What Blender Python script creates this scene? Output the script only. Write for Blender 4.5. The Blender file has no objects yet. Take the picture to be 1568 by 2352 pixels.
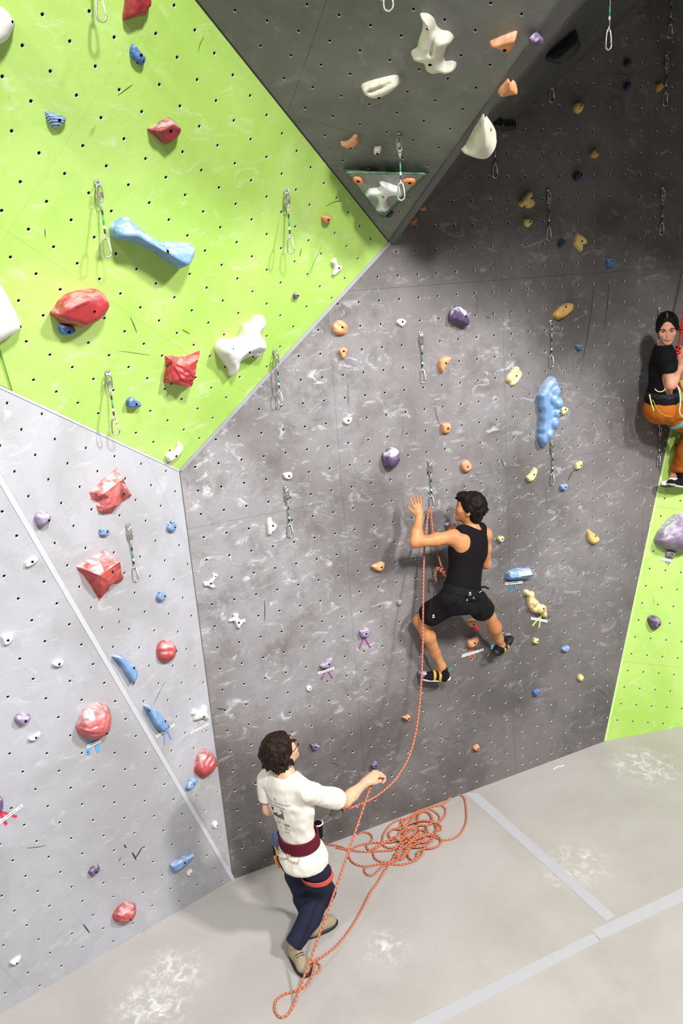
import bpy, bmesh, math, random
import numpy as np
from mathutils import Vector, Matrix
from mathutils.geometry import delaunay_2d_cdt

scene = bpy.context.scene
COL = scene.collection
random.seed(7)
RNG = np.random.default_rng(7)

# ---------------------------------------------------------------- camera
F_PX, W_PX, H_PX = 1882.092, 1568, 2352
PITCH = 0.172                       # spacing of the bolt holes in the wall panels, metres
CAM_H = 4.592055
RW = np.array([[0.9980444626595488, -0.06250800392439763, 0.0],
               [-0.017446669524932682, -0.2785651567480918, 0.9602588542514976],
               [-0.06002386422999018, -0.9583810322055099, -0.2791109686694544]])
CAM = np.array([0.0, 0.0, CAM_H])
cd = bpy.data.cameras.new('camera'); cam = bpy.data.objects.new('camera', cd); COL.objects.link(cam)
cd.sensor_fit = 'VERTICAL'; cd.sensor_height = 36.0; cd.lens = F_PX / H_PX * 36.0
cd.clip_start = 0.05; cd.clip_end = 200
_x = RW @ np.array([1, 0, 0.]); _y = RW @ np.array([0, -1, 0.]); _z = -(RW @ np.array([0, 0, 1.]))
cam.matrix_world = Matrix([[_x[0], _y[0], _z[0], 0], [_x[1], _y[1], _z[1], 0], [_x[2], _y[2], _z[2], CAM_H], [0, 0, 0, 1]])
scene.camera = cam

# ---------------------------------------------------------------- world, lamps, exposure
scene.view_settings.view_transform = 'Standard'
scene.view_settings.look = 'None'
scene.view_settings.gamma = 1.0
scene.view_settings.use_curve_mapping = False
scene.view_settings.exposure = 0.0
wd = bpy.data.worlds.new('hall_air'); scene.world = wd; wd.use_nodes = True
wd.node_tree.nodes['Background'].inputs[0].default_value = (0.93, 0.97, 1.0, 1)
wd.node_tree.nodes['Background'].inputs[1].default_value = 0.20

def ceiling_lamp(loc, target, energy, sx, sy, color=(1, 0.985, 0.96)):
    ld = bpy.data.lights.new('hall_lamp', 'AREA'); ld.shape = 'RECTANGLE'; ld.size = sx; ld.size_y = sy
    ld.energy = energy; ld.color = color
    o = bpy.data.objects.new('hall_lamp', ld); COL.objects.link(o); o.location = loc
    d = Vector(target) - Vector(loc); o.rotation_euler = d.to_track_quat('-Z', 'Y').to_euler()
    return o
# high lamps hanging under the hall roof, in front of the walls
ceiling_lamp((2.6, -1.8, 9.5), (0.2, 5.5, 2.5), 960, 0.8, 0.8)
ceiling_lamp((6.6, 0.6, 9.2), (0.2, 5.5, 2.5), 1050, 0.8, 0.8)
ceiling_lamp((-3.2, -0.8, 9.5), (0.6, 5.5, 1.0), 300, 0.8, 0.8)

# ---------------------------------------------------------------- helpers
def srgb(*c):
    if len(c) == 1 and isinstance(c[0], str):
        h = c[0].lstrip('#'); c = [int(h[i:i + 2], 16) for i in (0, 2, 4)]
    out = []
    for v in c:
        v = v / 255.0
        out.append(v / 12.92 if v <= 0.04045 else ((v + 0.055) / 1.055) ** 2.4)
    return tuple(out) + (1.0,)

def ray(x, y):
    return RW @ np.array([(x - 784) / F_PX, (y - 1176) / F_PX, 1.0])

def unit(v):
    v = np.asarray(v, float); return v / np.linalg.norm(v)

class Plane:
    """a flat face of the hall: a point, the normal that faces the room and two axes in it"""
    def __init__(s, p, n):
        s.p = np.asarray(p, float); s.n = unit(n)
        if s.n @ (CAM - s.p) < 0: s.n = -s.n
        up = np.array([0, 0, 1.0]) if abs(s.n[2]) < 0.9 else np.array([0, 1.0, 0])
        s.e2 = unit(up - (up @ s.n) * s.n); s.e1 = np.cross(s.e2, s.n)
    def at(s, x, y, d=0.0):
        r = ray(x, y); t = ((s.p - CAM) @ s.n + d) / (r @ s.n); return CAM + r * t
    def along(s, P, d):
        """slide a point along its line of sight until it stands d off the face"""
        P = np.asarray(P, float); r = P - CAM; t = ((s.p - CAM) @ s.n + d) / (r @ s.n); return CAM + r * t
    def to2(s, P):
        q = np.asarray(P) - s.p; return np.stack([q @ s.e1, q @ s.e2], -1)
    def to3(s, q, d=0.0):
        q = np.asarray(q, float); d = np.asarray(d, float)
        return s.p + q[..., :1] * s.e1 + q[..., 1:2] * s.e2 + (d[..., None] if d.ndim else d) * s.n

def plane3(a, b, c):
    return Plane(a, np.cross(b - a, c - a))

def rod(w):
    w = np.asarray(w); t = np.linalg.norm(w); k = w / t
    K = np.array([[0, -k[2], k[1]], [k[2], 0, -k[0]], [-k[1], k[0], 0]])
    return np.eye(3) + math.sin(t) * K + (1 - math.cos(t)) * K @ K

# bolt-hole lattices of the faces (orientation, origin in hole spacings, camera frame)
LAT = {
 'main': ([0.22888128196633592, -0.4355650536354494, -0.13084743297044818], [8.096136647250484, -8.484124683303355, 38.97452627010887]),
 'green': ([1.1794861676985895, 2.1480797003265084, 1.2104952399922217], [-8.548445700469186, -12.545621746288417, 21.526843328634286]),
 'dark': ([1.2999417585171096, -0.13287174902390997, 0.3034000529351754], [0.8843947522367107, -14.788853008916442, 24.880017615405933]),
 'left': ([0.43868795954282425, -0.6431110499996062, -0.45976115353991437], [-12.202797235776169, 12.961831594177557, 30.460354283851284]),
 'left2': ([0.37276526836243784, -0.9868961611600429, -0.540776277905755], [-9.12897417220418, 3.494954050275663, 29.860454762069235]),
 'green2': ([0.15390771890141372, -0.21745886281816323, 0.14088612954580196], [17.25563251344725, 3.1760973648290363, 45.88127667924807])}
def lat_world(name, i, j):
    R = rod(LAT[name][0]); X = R[:, 0] * i + R[:, 1] * j + np.array(LAT[name][1])
    return RW @ (X * PITCH) + CAM
def lat_plane(name):
    R = rod(LAT[name][0]); return Plane(lat_world(name, 0, 0), RW @ R[:, 2])
RAW = {k: lat_plane(k) for k in LAT}
V0 = RAW['main'].at(892, 555); V1 = RAW['main'].at(412, 1078); V2 = RAW['main'].at(535, 2020)
VC = 0.5 * (RAW['left'].at(0, 1100) + RAW['left2'].at(0, 1100))
PL = {'main': RAW['main'], 'green2': RAW['green2'], 'left2': plane3(V1, V2, VC)}
PL['left'] = plane3(V2, VC, RAW['left'].at(0, 2345))
PL['green'] = plane3(V0, V1, PL['left2'].at(0, 885))
PL['dark'] = plane3(V0, PL['green'].at(450, 0), RAW['dark'].at(1290, 0))
PL['soffit'] = plane3(V0, PL['dark'].at(1285, 0), PL['main'].at(1480, 0))
PL['floor'] = Plane([0, 0, 0], [0, 0, 1])

# ---------------------------------------------------------------- objects
def link(o, parent=None):
    COL.objects.link(o)
    if parent is not None: o.parent = parent
    return o
def tag(o, label=None, cat=None, group=None, kind=None):
    if label: o['label'] = label
    if cat: o['category'] = cat
    if group: o['group'] = group
    if kind: o['kind'] = kind
    return o
def empty(name, loc, label=None, cat=None, group=None):
    o = bpy.data.objects.new(name, None); o.empty_display_size = 0.05; link(o)
    o.location = Vector(loc); o.matrix_world = Matrix.Translation(Vector(loc)); return tag(o, label, cat, group)
def mesh_obj(name, verts, faces, mat, parent=None, smooth=False, loc=None, mats=None, fmat=None):
    """verts in world space; the object's origin goes to loc (or to the parent's own origin)"""
    verts = np.asarray(verts, float).reshape(-1, 3)
    o_ = np.zeros(3)
    if parent is not None:
        pw = parent
        while pw is not None:
            o_ = o_ + np.array(pw.location); pw = pw.parent
    base = o_
    lo = np.asarray(loc, float) if loc is not None else base
    me = bpy.data.meshes.new(name)
    me.from_pydata((verts - lo).tolist(), [], [list(map(int, f)) for f in faces]); me.update()
    for m in (mats or [mat]): me.materials.append(m)
    if fmat is not None: me.polygons.foreach_set('material_index', np.asarray(fmat, np.int32))
    if smooth: me.polygons.foreach_set('use_smooth', np.ones(len(me.polygons), bool))
    o = bpy.data.objects.new(name, me); link(o, parent)
    o.location = Vector(lo - base)
    return o

class MB:
    """collects simple solids into one mesh"""
    def __init__(s): s.v = []; s.f = []
    def add(s, v, f):
        n = len(s.v); s.v += [list(map(float, p)) for p in v]; s.f += [[n + i for i in q] for q in f]; return s
    def box(s, c, ax, ay, az):
        c, ax, ay, az = map(lambda q: np.asarray(q, float), (c, ax, ay, az))
        v = [c + sx * ax + sy * ay + sz * az for sx in (-1, 1) for sy in (-1, 1) for sz in (-1, 1)]
        f = [(0, 1, 3, 2), (4, 6, 7, 5), (0, 4, 5, 1), (2, 3, 7, 6), (0, 2, 6, 4), (1, 5, 7, 3)]
        return s.add(v, f)
    def tube(s, pts, r, n=8, closed=False, caps=True):
        pts = np.asarray(pts, float); m = len(pts)
        rr = np.full(m, r) if np.isscalar(r) else np.asarray(r, float)
        if closed: tan = np.roll(pts, -1, 0) - np.roll(pts, 1, 0)
        else:
            tan = np.gradient(pts, axis=0)
        tan /= np.linalg.norm(tan, axis=1)[:, None] + 1e-12
        ref = np.array([0, 0, 1.0]) if abs(tan[0][2]) < 0.9 else np.array([1.0, 0, 0])
        a = unit(np.cross(tan[0], ref)); v = []
        for k in range(m):
            a = unit(a - (a @ tan[k]) * tan[k]); b = np.cross(tan[k], a)
            for q in range(n):
                t = 2 * math.pi * q / n; v.append(pts[k] + rr[k] * (math.cos(t) * a + math.sin(t) * b))
        f = []
        for k in range(m if closed else m - 1):
            k2 = (k + 1) % m
            for q in range(n):
                f.append((k * n + q, k * n + (q + 1) % n, k2 * n + (q + 1) % n, k2 * n + q))
        if caps and not closed:
            f.append(tuple(range(n))[::-1]); f.append(tuple((m - 1) * n + q for q in range(n)))
        return s.add(v, f)
    def prism(s, poly, n, h):
        """polygon (3d points) pushed along n by h"""
        poly = np.asarray(poly, float); k = len(poly); off = np.asarray(n, float) * h
        v = list(poly) + list(poly + off)
        f = [tuple(range(k))[::-1], tuple(range(k, 2 * k))] + [(i, (i + 1) % k, k + (i + 1) % k, k + i) for i in range(k)]
        return s.add(v, f)
    def ball(s, c, r, axes=None, nu=10, nv=7):
        A = np.eye(3) if axes is None else np.asarray(axes, float)
        r = np.broadcast_to(np.asarray(r, float), (3,)); v = []; f = []
        for j in range(nv + 1):
            th = math.pi * j / nv
            for i in range(nu):
                ph = 2 * math.pi * i / nu
                q = np.array([math.sin(th) * math.cos(ph), math.sin(th) * math.sin(ph), math.cos(th)]) * r
                v.append(np.asarray(c) + A.T @ q)
        for j in range(nv):
            for i in range(nu):
                f.append((j * nu + i, (j + 1) * nu + i, (j + 1) * nu + (i + 1) % nu, j * nu + (i + 1) % nu))
        return s.add(v, f)
    def build(s, name, mat, parent=None, smooth=False, loc=None):
        o = mesh_obj(name, s.v, s.f, mat, parent, smooth, loc)
        bm = bmesh.new(); bm.from_mesh(o.data); bmesh.ops.recalc_face_normals(bm, faces=bm.faces); bm.to_mesh(o.data); bm.free()
        return o

def copy_tree(o, parent=None):
    c = o.copy(); COL.objects.link(c); c.parent = parent
    for ch in list(o.children): copy_tree(ch, c)
    return c

def catmull(P, n=8, closed=False):
    P = np.asarray(P, float); m = len(P); out = []
    idx = (lambda k: k % m) if closed else (lambda k: min(max(k, 0), m - 1))
    for k in range(m if closed else m - 1):
        a, b, c, d = P[idx(k - 1)], P[idx(k)], P[idx(k + 1)], P[idx(k + 2)]
        for q in range(n):
            t = q / n
            out.append(0.5 * (2 * b + (c - a) * t + (2 * a - 5 * b + 4 * c - d) * t * t + (3 * b - a - 3 * c + d) * t ** 3))
    if not closed: out.append(P[-1])
    return np.array(out)

# ---------------------------------------------------------------- materials
def nodes(name, rough=0.6, metallic=0.0, spec=0.5):
    m = bpy.data.materials.new(name); m.use_nodes = True; nt = m.node_tree
    b = nt.nodes['Principled BSDF']; b.inputs['Roughness'].default_value = rough; b.inputs['Metallic'].default_value = metallic
    b.inputs['Specular IOR Level'].default_value = spec
    return m, nt, b
def N(nt, typ, **kw):
    n = nt.nodes.new(typ)
    for k, v in kw.items():
        if hasattr(n, k): setattr(n, k, v)
        else: n.inputs[k].default_value = v
    return n
def coords(nt):
    return N(nt, 'ShaderNodeTexCoord').outputs['Object']
def noise(nt, vec, scale, detail=4, rough=0.55, dist=0.0):
    n = N(nt, 'ShaderNodeTexNoise'); n.inputs['Scale'].default_value = scale; n.inputs['Detail'].default_value = detail
    n.inputs['Roughness'].default_value = rough; n.inputs['Distortion'].default_value = dist
    nt.links.new(vec, n.inputs['Vector']); return n.outputs['Fac']
def ramp(nt, fac, lo, hi, a=0.0, b=1.0):
    n = N(nt, 'ShaderNodeMapRange'); n.interpolation_type = 'SMOOTHSTEP'
    n.inputs['From Min'].default_value = lo; n.inputs['From Max'].default_value = hi
    n.inputs['To Min'].default_value = a; n.inputs['To Max'].default_value = b
    nt.links.new(fac, n.inputs['Value']); return n.outputs['Result']
def mth(nt, op, a, b=None):
    n = N(nt, 'ShaderNodeMath', operation=op)
    for k, v in ((0, a), (1, b)):
        if v is None: continue
        if isinstance(v, (int, float)): n.inputs[k].default_value = v
        else: nt.links.new(v, n.inputs[k])
    return n.outputs[0]
def mix(nt, fac, a, b):
    n = N(nt, 'ShaderNodeMix', data_type='RGBA'); n.clamp_factor = True
    for k, v in ((0, fac), (6, a), (7, b)):
        if isinstance(v, (int, float)): n.inputs[k].default_value = v
        elif isinstance(v, tuple): n.inputs[k].default_value = v
        else: nt.links.new(v, n.inputs[k])
    return n.outputs[2]
def bump(nt, b, h, strength=0.2, dist=0.01):
    n = N(nt, 'ShaderNodeBump'); n.inputs['Strength'].default_value = strength; n.inputs['Distance'].default_value = dist
    nt.links.new(h, n.inputs['Height']); nt.links.new(n.outputs['Normal'], b.inputs['Normal'])
def plain(name, col, rough=0.55, metallic=0.0, var=0.08, scale=30, spec=0.5):
    m, nt, b = nodes(name, rough, metallic, spec); v = coords(nt)
    f = noise(nt, v, scale, 3)
    dark = tuple(c * (1 - var) for c in col[:3]) + (1,); light = tuple(min(1, c * (1 + var)) for c in col[:3]) + (1,)
    nt.links.new(mix(nt, f, dark, light), b.inputs['Base Color']); return m
# ================================================================= the setting: walls, overhang, floor
def spot_mask(nt, vec, spots):
    """soft blotches (a film of chalk rubbed into the paint around busy holds)"""
    acc = None
    for (c, r, s) in spots:
        d = N(nt, 'ShaderNodeVectorMath', operation='DISTANCE'); nt.links.new(vec, d.inputs[0]); d.inputs[1].default_value = tuple(c)
        f = ramp(nt, d.outputs['Value'], r, 0.15 * r, 0.0, s)
        acc = f if acc is None else mth(nt, 'MAXIMUM', acc, f)
    return acc

def wall_material(name, base, dirt, chalk, film=(), film_col=None, chalk_amt=0.5, dirt_amt=0.35, streak=1.0, speck=0.55):
    m, nt, b = nodes(name, 0.72, 0.0, 0.35); v = coords(nt)
    big = noise(nt, v, 1.1, 5, 0.6, 0.4)
    col = mix(nt, ramp(nt, big, 0.35, 0.68), base, dirt)
    mid = noise(nt, v, 5.5, 6, 0.62, 0.6)
    col = mix(nt, ramp(nt, mid, 0.5, 0.72, 0, dirt_amt), col, dirt)
    amt = spot_mask(nt, v, film) if film else None
    if film: col = mix(nt, mth(nt, 'MULTIPLY', amt, ramp(nt, noise(nt, v, 3.5, 9, 0.70, 0.3), 0.22, 0.60)), col, film_col)
    # rubbed chalk: broken curls and fingertip smears
    w1 = noise(nt, v, 4.2, 9, 0.70, 1.3)
    band = mth(nt, 'ABSOLUTE', mth(nt, 'SUBTRACT', w1, 0.5))
    curl = ramp(nt, band, 0.028, 0.0)
    gate = ramp(nt, noise(nt, v, 2.7, 3, 0.5, 0.3), 0.5, 0.66)
    curl = mth(nt, 'MULTIPLY', curl, gate)
    mq = N(nt, 'ShaderNodeMapping'); mq.inputs['Rotation'].default_value = (0.5, 0.35, 0.6); mq.inputs['Scale'].default_value = (1.0, 0.55, 1.7); nt.links.new(v, mq.inputs['Vector'])
    patch = ramp(nt, noise(nt, mq.outputs['Vector'], 6.5, 9, 0.74, 0.9), 0.535, 0.70)
    ch = mth(nt, 'MAXIMUM', mth(nt, 'MULTIPLY', curl, 0.22 * streak), patch)
    ch = mth(nt, 'MULTIPLY', ch, mth(nt, 'ADD', mth(nt, 'MULTIPLY', amt, 0.75), 0.3) if film else 1.0)
    col = mix(nt, mth(nt, 'MULTIPLY', ch, chalk_amt), col, chalk)
    # specks of chalk and scuffs of rubber
    sp = ramp(nt, noise(nt, v, 62, 2, 0.5), 0.745, 0.80, 0, speck)
    col = mix(nt, sp, col, chalk)
    mp = N(nt, 'ShaderNodeMapping'); mp.inputs['Rotation'].default_value = (0.3, 0.5, 0.4); mp.inputs['Scale'].default_value = (9, 9, 1.6)
    nt.links.new(v, mp.inputs['Vector'])
    sc = ramp(nt, noise(nt, mp.outputs['Vector'], 1.5, 3, 0.5, 0.3), 0.72, 0.80, 0, 0.45)
    col = mix(nt, sc, col, tuple(c * 0.35 for c in dirt[:3]) + (1,))
    nt.links.new(col, b.inputs['Base Color'])
    bump(nt, b, noise(nt, v, 55, 5, 0.6), 0.25, 0.004)
    return m

A_ = lambda n, x, y: tuple(PL[n].at(x, y))
M_MAIN = wall_material('paint_mid_grey', srgb(114, 109, 108), srgb(88, 83, 81), srgb(214, 216, 226),
    film=[(A_('main', 560, 1330), 1.35, 1.0), (A_('main', 640, 1560), 0.8, 0.85), (A_('main', 470, 1120), 0.8, 1.0), (A_('main', 800, 1480), 0.9, 0.8), (A_('main', 760, 900), 1.2, 0.75),
          (A_('main', 1100, 900), 1.1, 0.6), (A_('main', 1330, 1250), 1.0, 0.45), (A_('main', 1030, 1150), 0.9, 0.55), (A_('main', 1300, 950), 0.8, 0.4)],
    film_col=srgb(152, 148, 151), chalk_amt=0.78)
M_DARK = wall_material('paint_dark_grey', srgb(132, 133, 127), srgb(108, 108, 102), srgb(165, 165, 160), chalk_amt=0.35, streak=0.4, speck=0.1)
M_LEFT = wall_material('paint_pale_grey', srgb(180, 181, 188), srgb(162, 160, 163), srgb(228, 230, 238), chalk_amt=0.28, dirt_amt=0.3, streak=0.5, speck=0.3)
M_GREEN = wall_material('paint_lime_green', srgb(182, 216, 116), srgb(164, 202, 92), srgb(226, 238, 216), chalk_amt=0.30, dirt_amt=0.5, streak=0.3, speck=0.1)
M_TRIMW = plain('trim_white', srgb(190, 190, 195), 0.5)
M_TRIMP = plain('trim_pale', srgb(196, 197, 203), 0.6)
M_TRIMG = plain('trim_grey', srgb(150, 151, 156), 0.5)
M_TRIMD = plain('trim_dark', srgb(92, 93, 92), 0.6)
M_TRIML = plain('trim_pale_green', srgb(190, 226, 140), 0.5)
M_GAP = plain('joint_black', srgb(24, 24, 24), 0.8)
M_NUT = plain('zinc_insert', srgb(200, 200, 200), 0.45, 0.0)
M_HOLE = plain('hole_black', srgb(10, 10, 10), 0.9)

def clip(poly, a, n):
    """keep the side of a convex 2d polygon where (q-a).n >= 0"""
    out = []; m = len(poly)
    for k in range(m):
        p, q = poly[k], poly[(k + 1) % m]; dp, dq = (p - a) @ n, (q - a) @ n
        if dp >= 0: out.append(p)
        if (dp >= 0) != (dq >= 0): out.append(p + (q - p) * dp / (dp - dq))
    return out
def area2(poly):
    p = np.array(poly); x, y = p[:, 0], p[:, 1]; return 0.5 * np.sum(x * np.roll(y, -1) - np.roll(x, -1) * y)
def inset(poly, d):
    poly = [np.asarray(p) for p in poly]
    if area2(poly) < 0: poly = poly[::-1]
    out = list(poly)
    for k in range(len(poly)):
        p, q = poly[k], poly[(k + 1) % len(poly)]; t = q - p
        if np.linalg.norm(t) < 1e-6: continue
        n = np.array([-t[1], t[0]]) / np.linalg.norm(t); out = clip(out, p + n * d, n)
        if len(out) < 3: return []
    return out

HOLE_R = 0.0108
CIRC = np.array([[math.cos(2 * math.pi * k / 10), math.sin(2 * math.pi * k / 10)] for k in range(10)])
def pierced(poly, holes, r):
    """triangulate a polygon with round holes: 2d vertices, triangles, polygon size"""
    vs = [Vector(p) for p in poly]; es = [(k, (k + 1) % len(poly)) for k in range(len(poly))]; n0 = len(poly)
    for h in holes:
        b = len(vs); vs += [Vector(h + r * c) for c in CIRC]; es += [(b + k, b + (k + 1) % 10) for k in range(10)]
    v, e, f, ov, oe, of = delaunay_2d_cdt(vs, es, [], 1, 1e-6)
    tris = []
    hid = [((o[0] - n0) // 10 if o and o[0] >= n0 else -1) for o in ov]
    for t in f:
        ids = {hid[k] for k in t}
        if len(ids) == 1 and -1 not in ids: continue
        tris.append(tuple(t))
    return np.array([list(q) for q in v]), tris, hid

def wall(name, plname, poly_px, mat, seams_i, seams_j, gap=None, latname=None, thick=0.018, holes=True, poly_w=None):
    pl = PL[plname]
    P3 = [pl.at(*q) for q in poly_px] if poly_w is None else poly_w
    P2 = [pl.to2(p) for p in P3]
    if area2(P2) < 0: P2 = P2[::-1]
    back = MB().prism([pl.to3(q, -thick - 0.001) for q in P2], -pl.n, 0.05)
    wo = back.build(name, mat); tag(wo, kind='structure')
    latname = latname or plname
    # the hole lattice laid into the face, anchored near the middle of what the face shows
    c2 = np.mean([pl.to2(p) for p in P3[:3]], 0); Rl = rod(LAT[latname][0])
    cc = RW.T @ (pl.to3(c2) - CAM) / PITCH - np.array(LAT[latname][1]); ic, jc = round(float(Rl[:, 0] @ cc)), round(float(Rl[:, 1] @ cc))
    A0 = pl.to2(pl.along(lat_world(latname, ic, jc), 0.0)); AU = (pl.to2(pl.along(lat_world(latname, ic + 4, jc), 0.0)) - A0) / 4; AV = (pl.to2(pl.along(lat_world(latname, ic, jc + 4), 0.0)) - A0) / 4
    L = lambda i, j: A0 + AU * (i - ic) + AV * (j - jc)
    HV, HF, HM = [], [], []
    for a in range(len(seams_i) - 1):
        for b in range(len(seams_j) - 1):
            i0, i1, j0, j1 = seams_i[a], seams_i[a + 1], seams_j[b], seams_j[b + 1]
            cell = [L(i0, j0), L(i1, j0), L(i1, j1), L(i0, j1)]
            if area2(cell) < 0: cell = cell[::-1]
            pg = [np.array(q) for q in cell]
            for k in range(len(P2)):
                p, q = P2[k], P2[(k + 1) % len(P2)]; t = q - p; n = np.array([-t[1], t[0]]); pg = clip(pg, p, n)
                if len(pg) < 3: break
            if len(pg) < 3 or abs(area2(pg)) < 1e-3: continue
            # drop doubled corners
            q_ = [pg[0]]
            for p in pg[1:]:
                if np.linalg.norm(p - q_[-1]) > 1e-3: q_.append(p)
            if np.linalg.norm(q_[0] - q_[-1]) < 1e-3: q_.pop()
            pg = inset(q_, gap or 0.0008)
            if len(pg) < 3: continue
            hs = []
            if holes:
                for i in range(math.ceil(i0), math.floor(i1) + 1):
                    for j in range(math.ceil(j0), math.floor(j1) + 1):
                        h = L(i, j); ok = True
                        for k in range(len(pg)):
                            p, q = pg[k], pg[(k + 1) % len(pg)]; t = unit(q - p)
                            if (h - p) @ np.array([-t[1], t[0]]) < HOLE_R + 0.022: ok = False; break
                        if ok: hs.append(h)
            v2, tris, hid = pierced(pg, hs, HOLE_R)
            v3 = list(pl.to3(v2)); f = [t for t in tris]
            n = len(pg); base = len(v3)
            v3 += [pl.to3(np.asarray(q), 0.0) for q in pg] + [pl.to3(np.asarray(q), -thick) for q in pg]
            f += [(base + k, base + n + k, base + n + (k + 1) % n, base + (k + 1) % n) for k in range(n)]
            mesh_obj('panel', v3, f, mat, wo)
            for h in hs:
                b0 = len(HV)
                HV += [pl.to3(h + HOLE_R * c, 0.0) for c in CIRC] + [pl.to3(h + 0.0078 * c, -0.006) for c in CIRC] + [pl.to3(h + 0.0076 * c, -0.017) for c in CIRC]
                for g in (0, 10): HF += [(b0 + g + k, b0 + g + (k + 1) % 10, b0 + g + 10 + (k + 1) % 10, b0 + g + 10 + k) for k in range(10)]; HM += [0 if g == 0 else 1] * 10
                HF.append(tuple(b0 + 20 + k for k in range(10))); HM.append(1)
    if HV:
        ho = mesh_obj('bolt_hole_inserts', HV, HF, None, wo, mats=[M_NUT, M_HOLE], fmat=HM); tag(ho, kind='stuff')
    return wo

def on_floor(pl, p):    # drop a point of a face down the face to floor level
    p = np.array(p); d = pl.e2; return p - d * p[2] / d[2]
def rng9(a, n): return [a + 9 * k for k in range(n)]
# far extents of the faces, a little past the frame
MAIN_E = PL['main'].at(1391, 1698); G2_T = PL['main'].at(1600, 716)
MX = V0 + (PL['main'].at(1480, 0) - V0) * 1.5
G2_U = MAIN_E + (G2_T - MAIN_E) * 1.9
main_poly = [V2, V1, V0, MX, G2_U, on_floor(PL['main'], MAIN_E)]
wall('wall_main', 'main', None, M_MAIN, rng9(-27.5, 7), rng9(-29.5, 7), None, poly_w=main_poly)
def meet(pl, a, b, c, d):
    a, b, c, d = [pl.to2(q) for q in (a, b, c, d)]; u, w = b - a, d - c
    t = np.linalg.solve(np.array([u, -w]).T, c - a)[0]; return pl.to3(a + t * u)
VX = meet(PL['left2'], V2, VC, V1, PL['left2'].at(0, 885))      # where crease and green edge run together, left of the picture
wall('wall_pale_upper', 'left2', [(0, 0)], M_LEFT, rng9(-39.63, 12), rng9(-57.6, 14), 0.0004, poly_w=[V1, V2, VX])
FLL = PL['left'].at(0, 2345)
dirx = (FLL - V2) * np.array([1, 1, 0]); FL2 = V2 + dirx * 1.6
wall('wall_pale_lower', 'left', None, M_LEFT, [-29.5, -20.5, -11.5, -2.5, 7.4], rng9(-28.5, 6), 0.0004,
     poly_w=[V2, on_floor(PL['left'], FL2), on_floor(PL['left'], FL2) + PL['left'].e2 * 5.0, VX])
GL = PL['left2'].at(0, 885); GLD = GL - V1
gtop = PL['green'].at(450, 0); ge = V0 + (gtop - V0) * 2.0
wall('wall_green', 'green', None, M_GREEN, [-31.6, -22.6, -13.6, -4.6, 4.4, 13.4, 22.4], [-15.5, -6.5, 2.5, 11.5, 20.5, 29.5], 0.0003,
     poly_w=[V0, V1, V1 + GLD * 1.45, PL['green'].at(-330, -300), ge])
DR = PL['dark'].at(1285, 0); DR2 = V0 + (DR - V0) * 2.9
wall('wall_overhang', 'dark', None, M_DARK, [-28.5,-19.5,-10.5, -1.5, 7.5, 16.5,25.5], [-40.5,-31.5,-22.5,-13.5, -4.5, 4.45, 13.5], None,
     poly_w=[V0, DR2, ge])
MS = PL['main'].at(1480, 0); MS2 = V0 + (MS - V0) * 1.5
M_SOFF = wall_material('paint_grey_with_shade', srgb(84, 80, 78), srgb(70, 67, 65), srgb(150, 146, 140), chalk_amt=0.3, streak=0.4, speck=0.1)  # shade of the underside put into the colour as a darker grey
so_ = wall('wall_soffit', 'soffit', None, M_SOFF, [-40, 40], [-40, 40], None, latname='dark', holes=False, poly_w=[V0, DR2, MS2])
# unseen block added past the right edge to shade the upper grey wall
CN = MB().prism([(2.35, 4.45, 6.18), (2.8, 5.9, 6.5), (3.6, 7.75, 7.0), (7.4, 9.5, 6.4), (7.4, 4.45, 5.1)], np.array([0, 0, 1.0]), 1.9)
tag(CN.build('added_shade_block', M_DARK), kind='structure')
G2R = PL['green2'].at(1391, 1698)
wall('wall_right', 'green2', None, M_GREEN, [-18.5, -9.5, -0.5, 8.5, 17.5, 26.5], [-30.5,-21.5,-12.5, -3.5, 5.5, 14.5, 23.5], None,
     poly_w=[on_floor(PL['green2'], PL['green2'].at(1391, 1698)), G2_U, PL['green2'].at(2250, 150), on_floor(PL['green2'], PL['green2'].at(1950, 1620))])

# edge strips
def strip(name, a, b, pl, w, h, mat, side=0.0):
    a, b = np.asarray(a), np.asarray(b); t = unit(b - a); s = np.cross(pl.n, t)
    o = MB().box((a + b) / 2 + s * side + pl.n * (h / 2), t * np.linalg.norm(b - a) / 2, s * w / 2, pl.n * h / 2).build(name, mat)
    return tag(o, kind='structure')
strip('trim_1', V1, V0, PL['main'], 0.024, 0.006, M_TRIMG, -0.012)
strip('trim_2', V1, GL + (GL - V1) * 0.3, PL['left2'], 0.014, 0.005, M_TRIMW, 0.009)
strip('trim_3', VC + (VC - V2) * 0.1, V2, PL['left'], 0.030, 0.004, M_TRIMP, 0.0)
strip('trim_4', V0, V0 + (DR - V0) * 1.4, PL['dark'], 0.045, 0.010, M_TRIMD, -0.02)
strip('trim_5', on_floor(PL['green2'], MAIN_E), G2_T, PL['green2'], 0.024, 0.007, M_TRIML, 0.012)
strip('trim_6', V0, gtop + (gtop - V0) * 0.3, PL['green'], 0.008, 0.004, M_GAP, 0.0)
strip('trim_7', V2, V1, PL['main'], 0.007, 0.004, M_TRIMD, 0.002)

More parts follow.
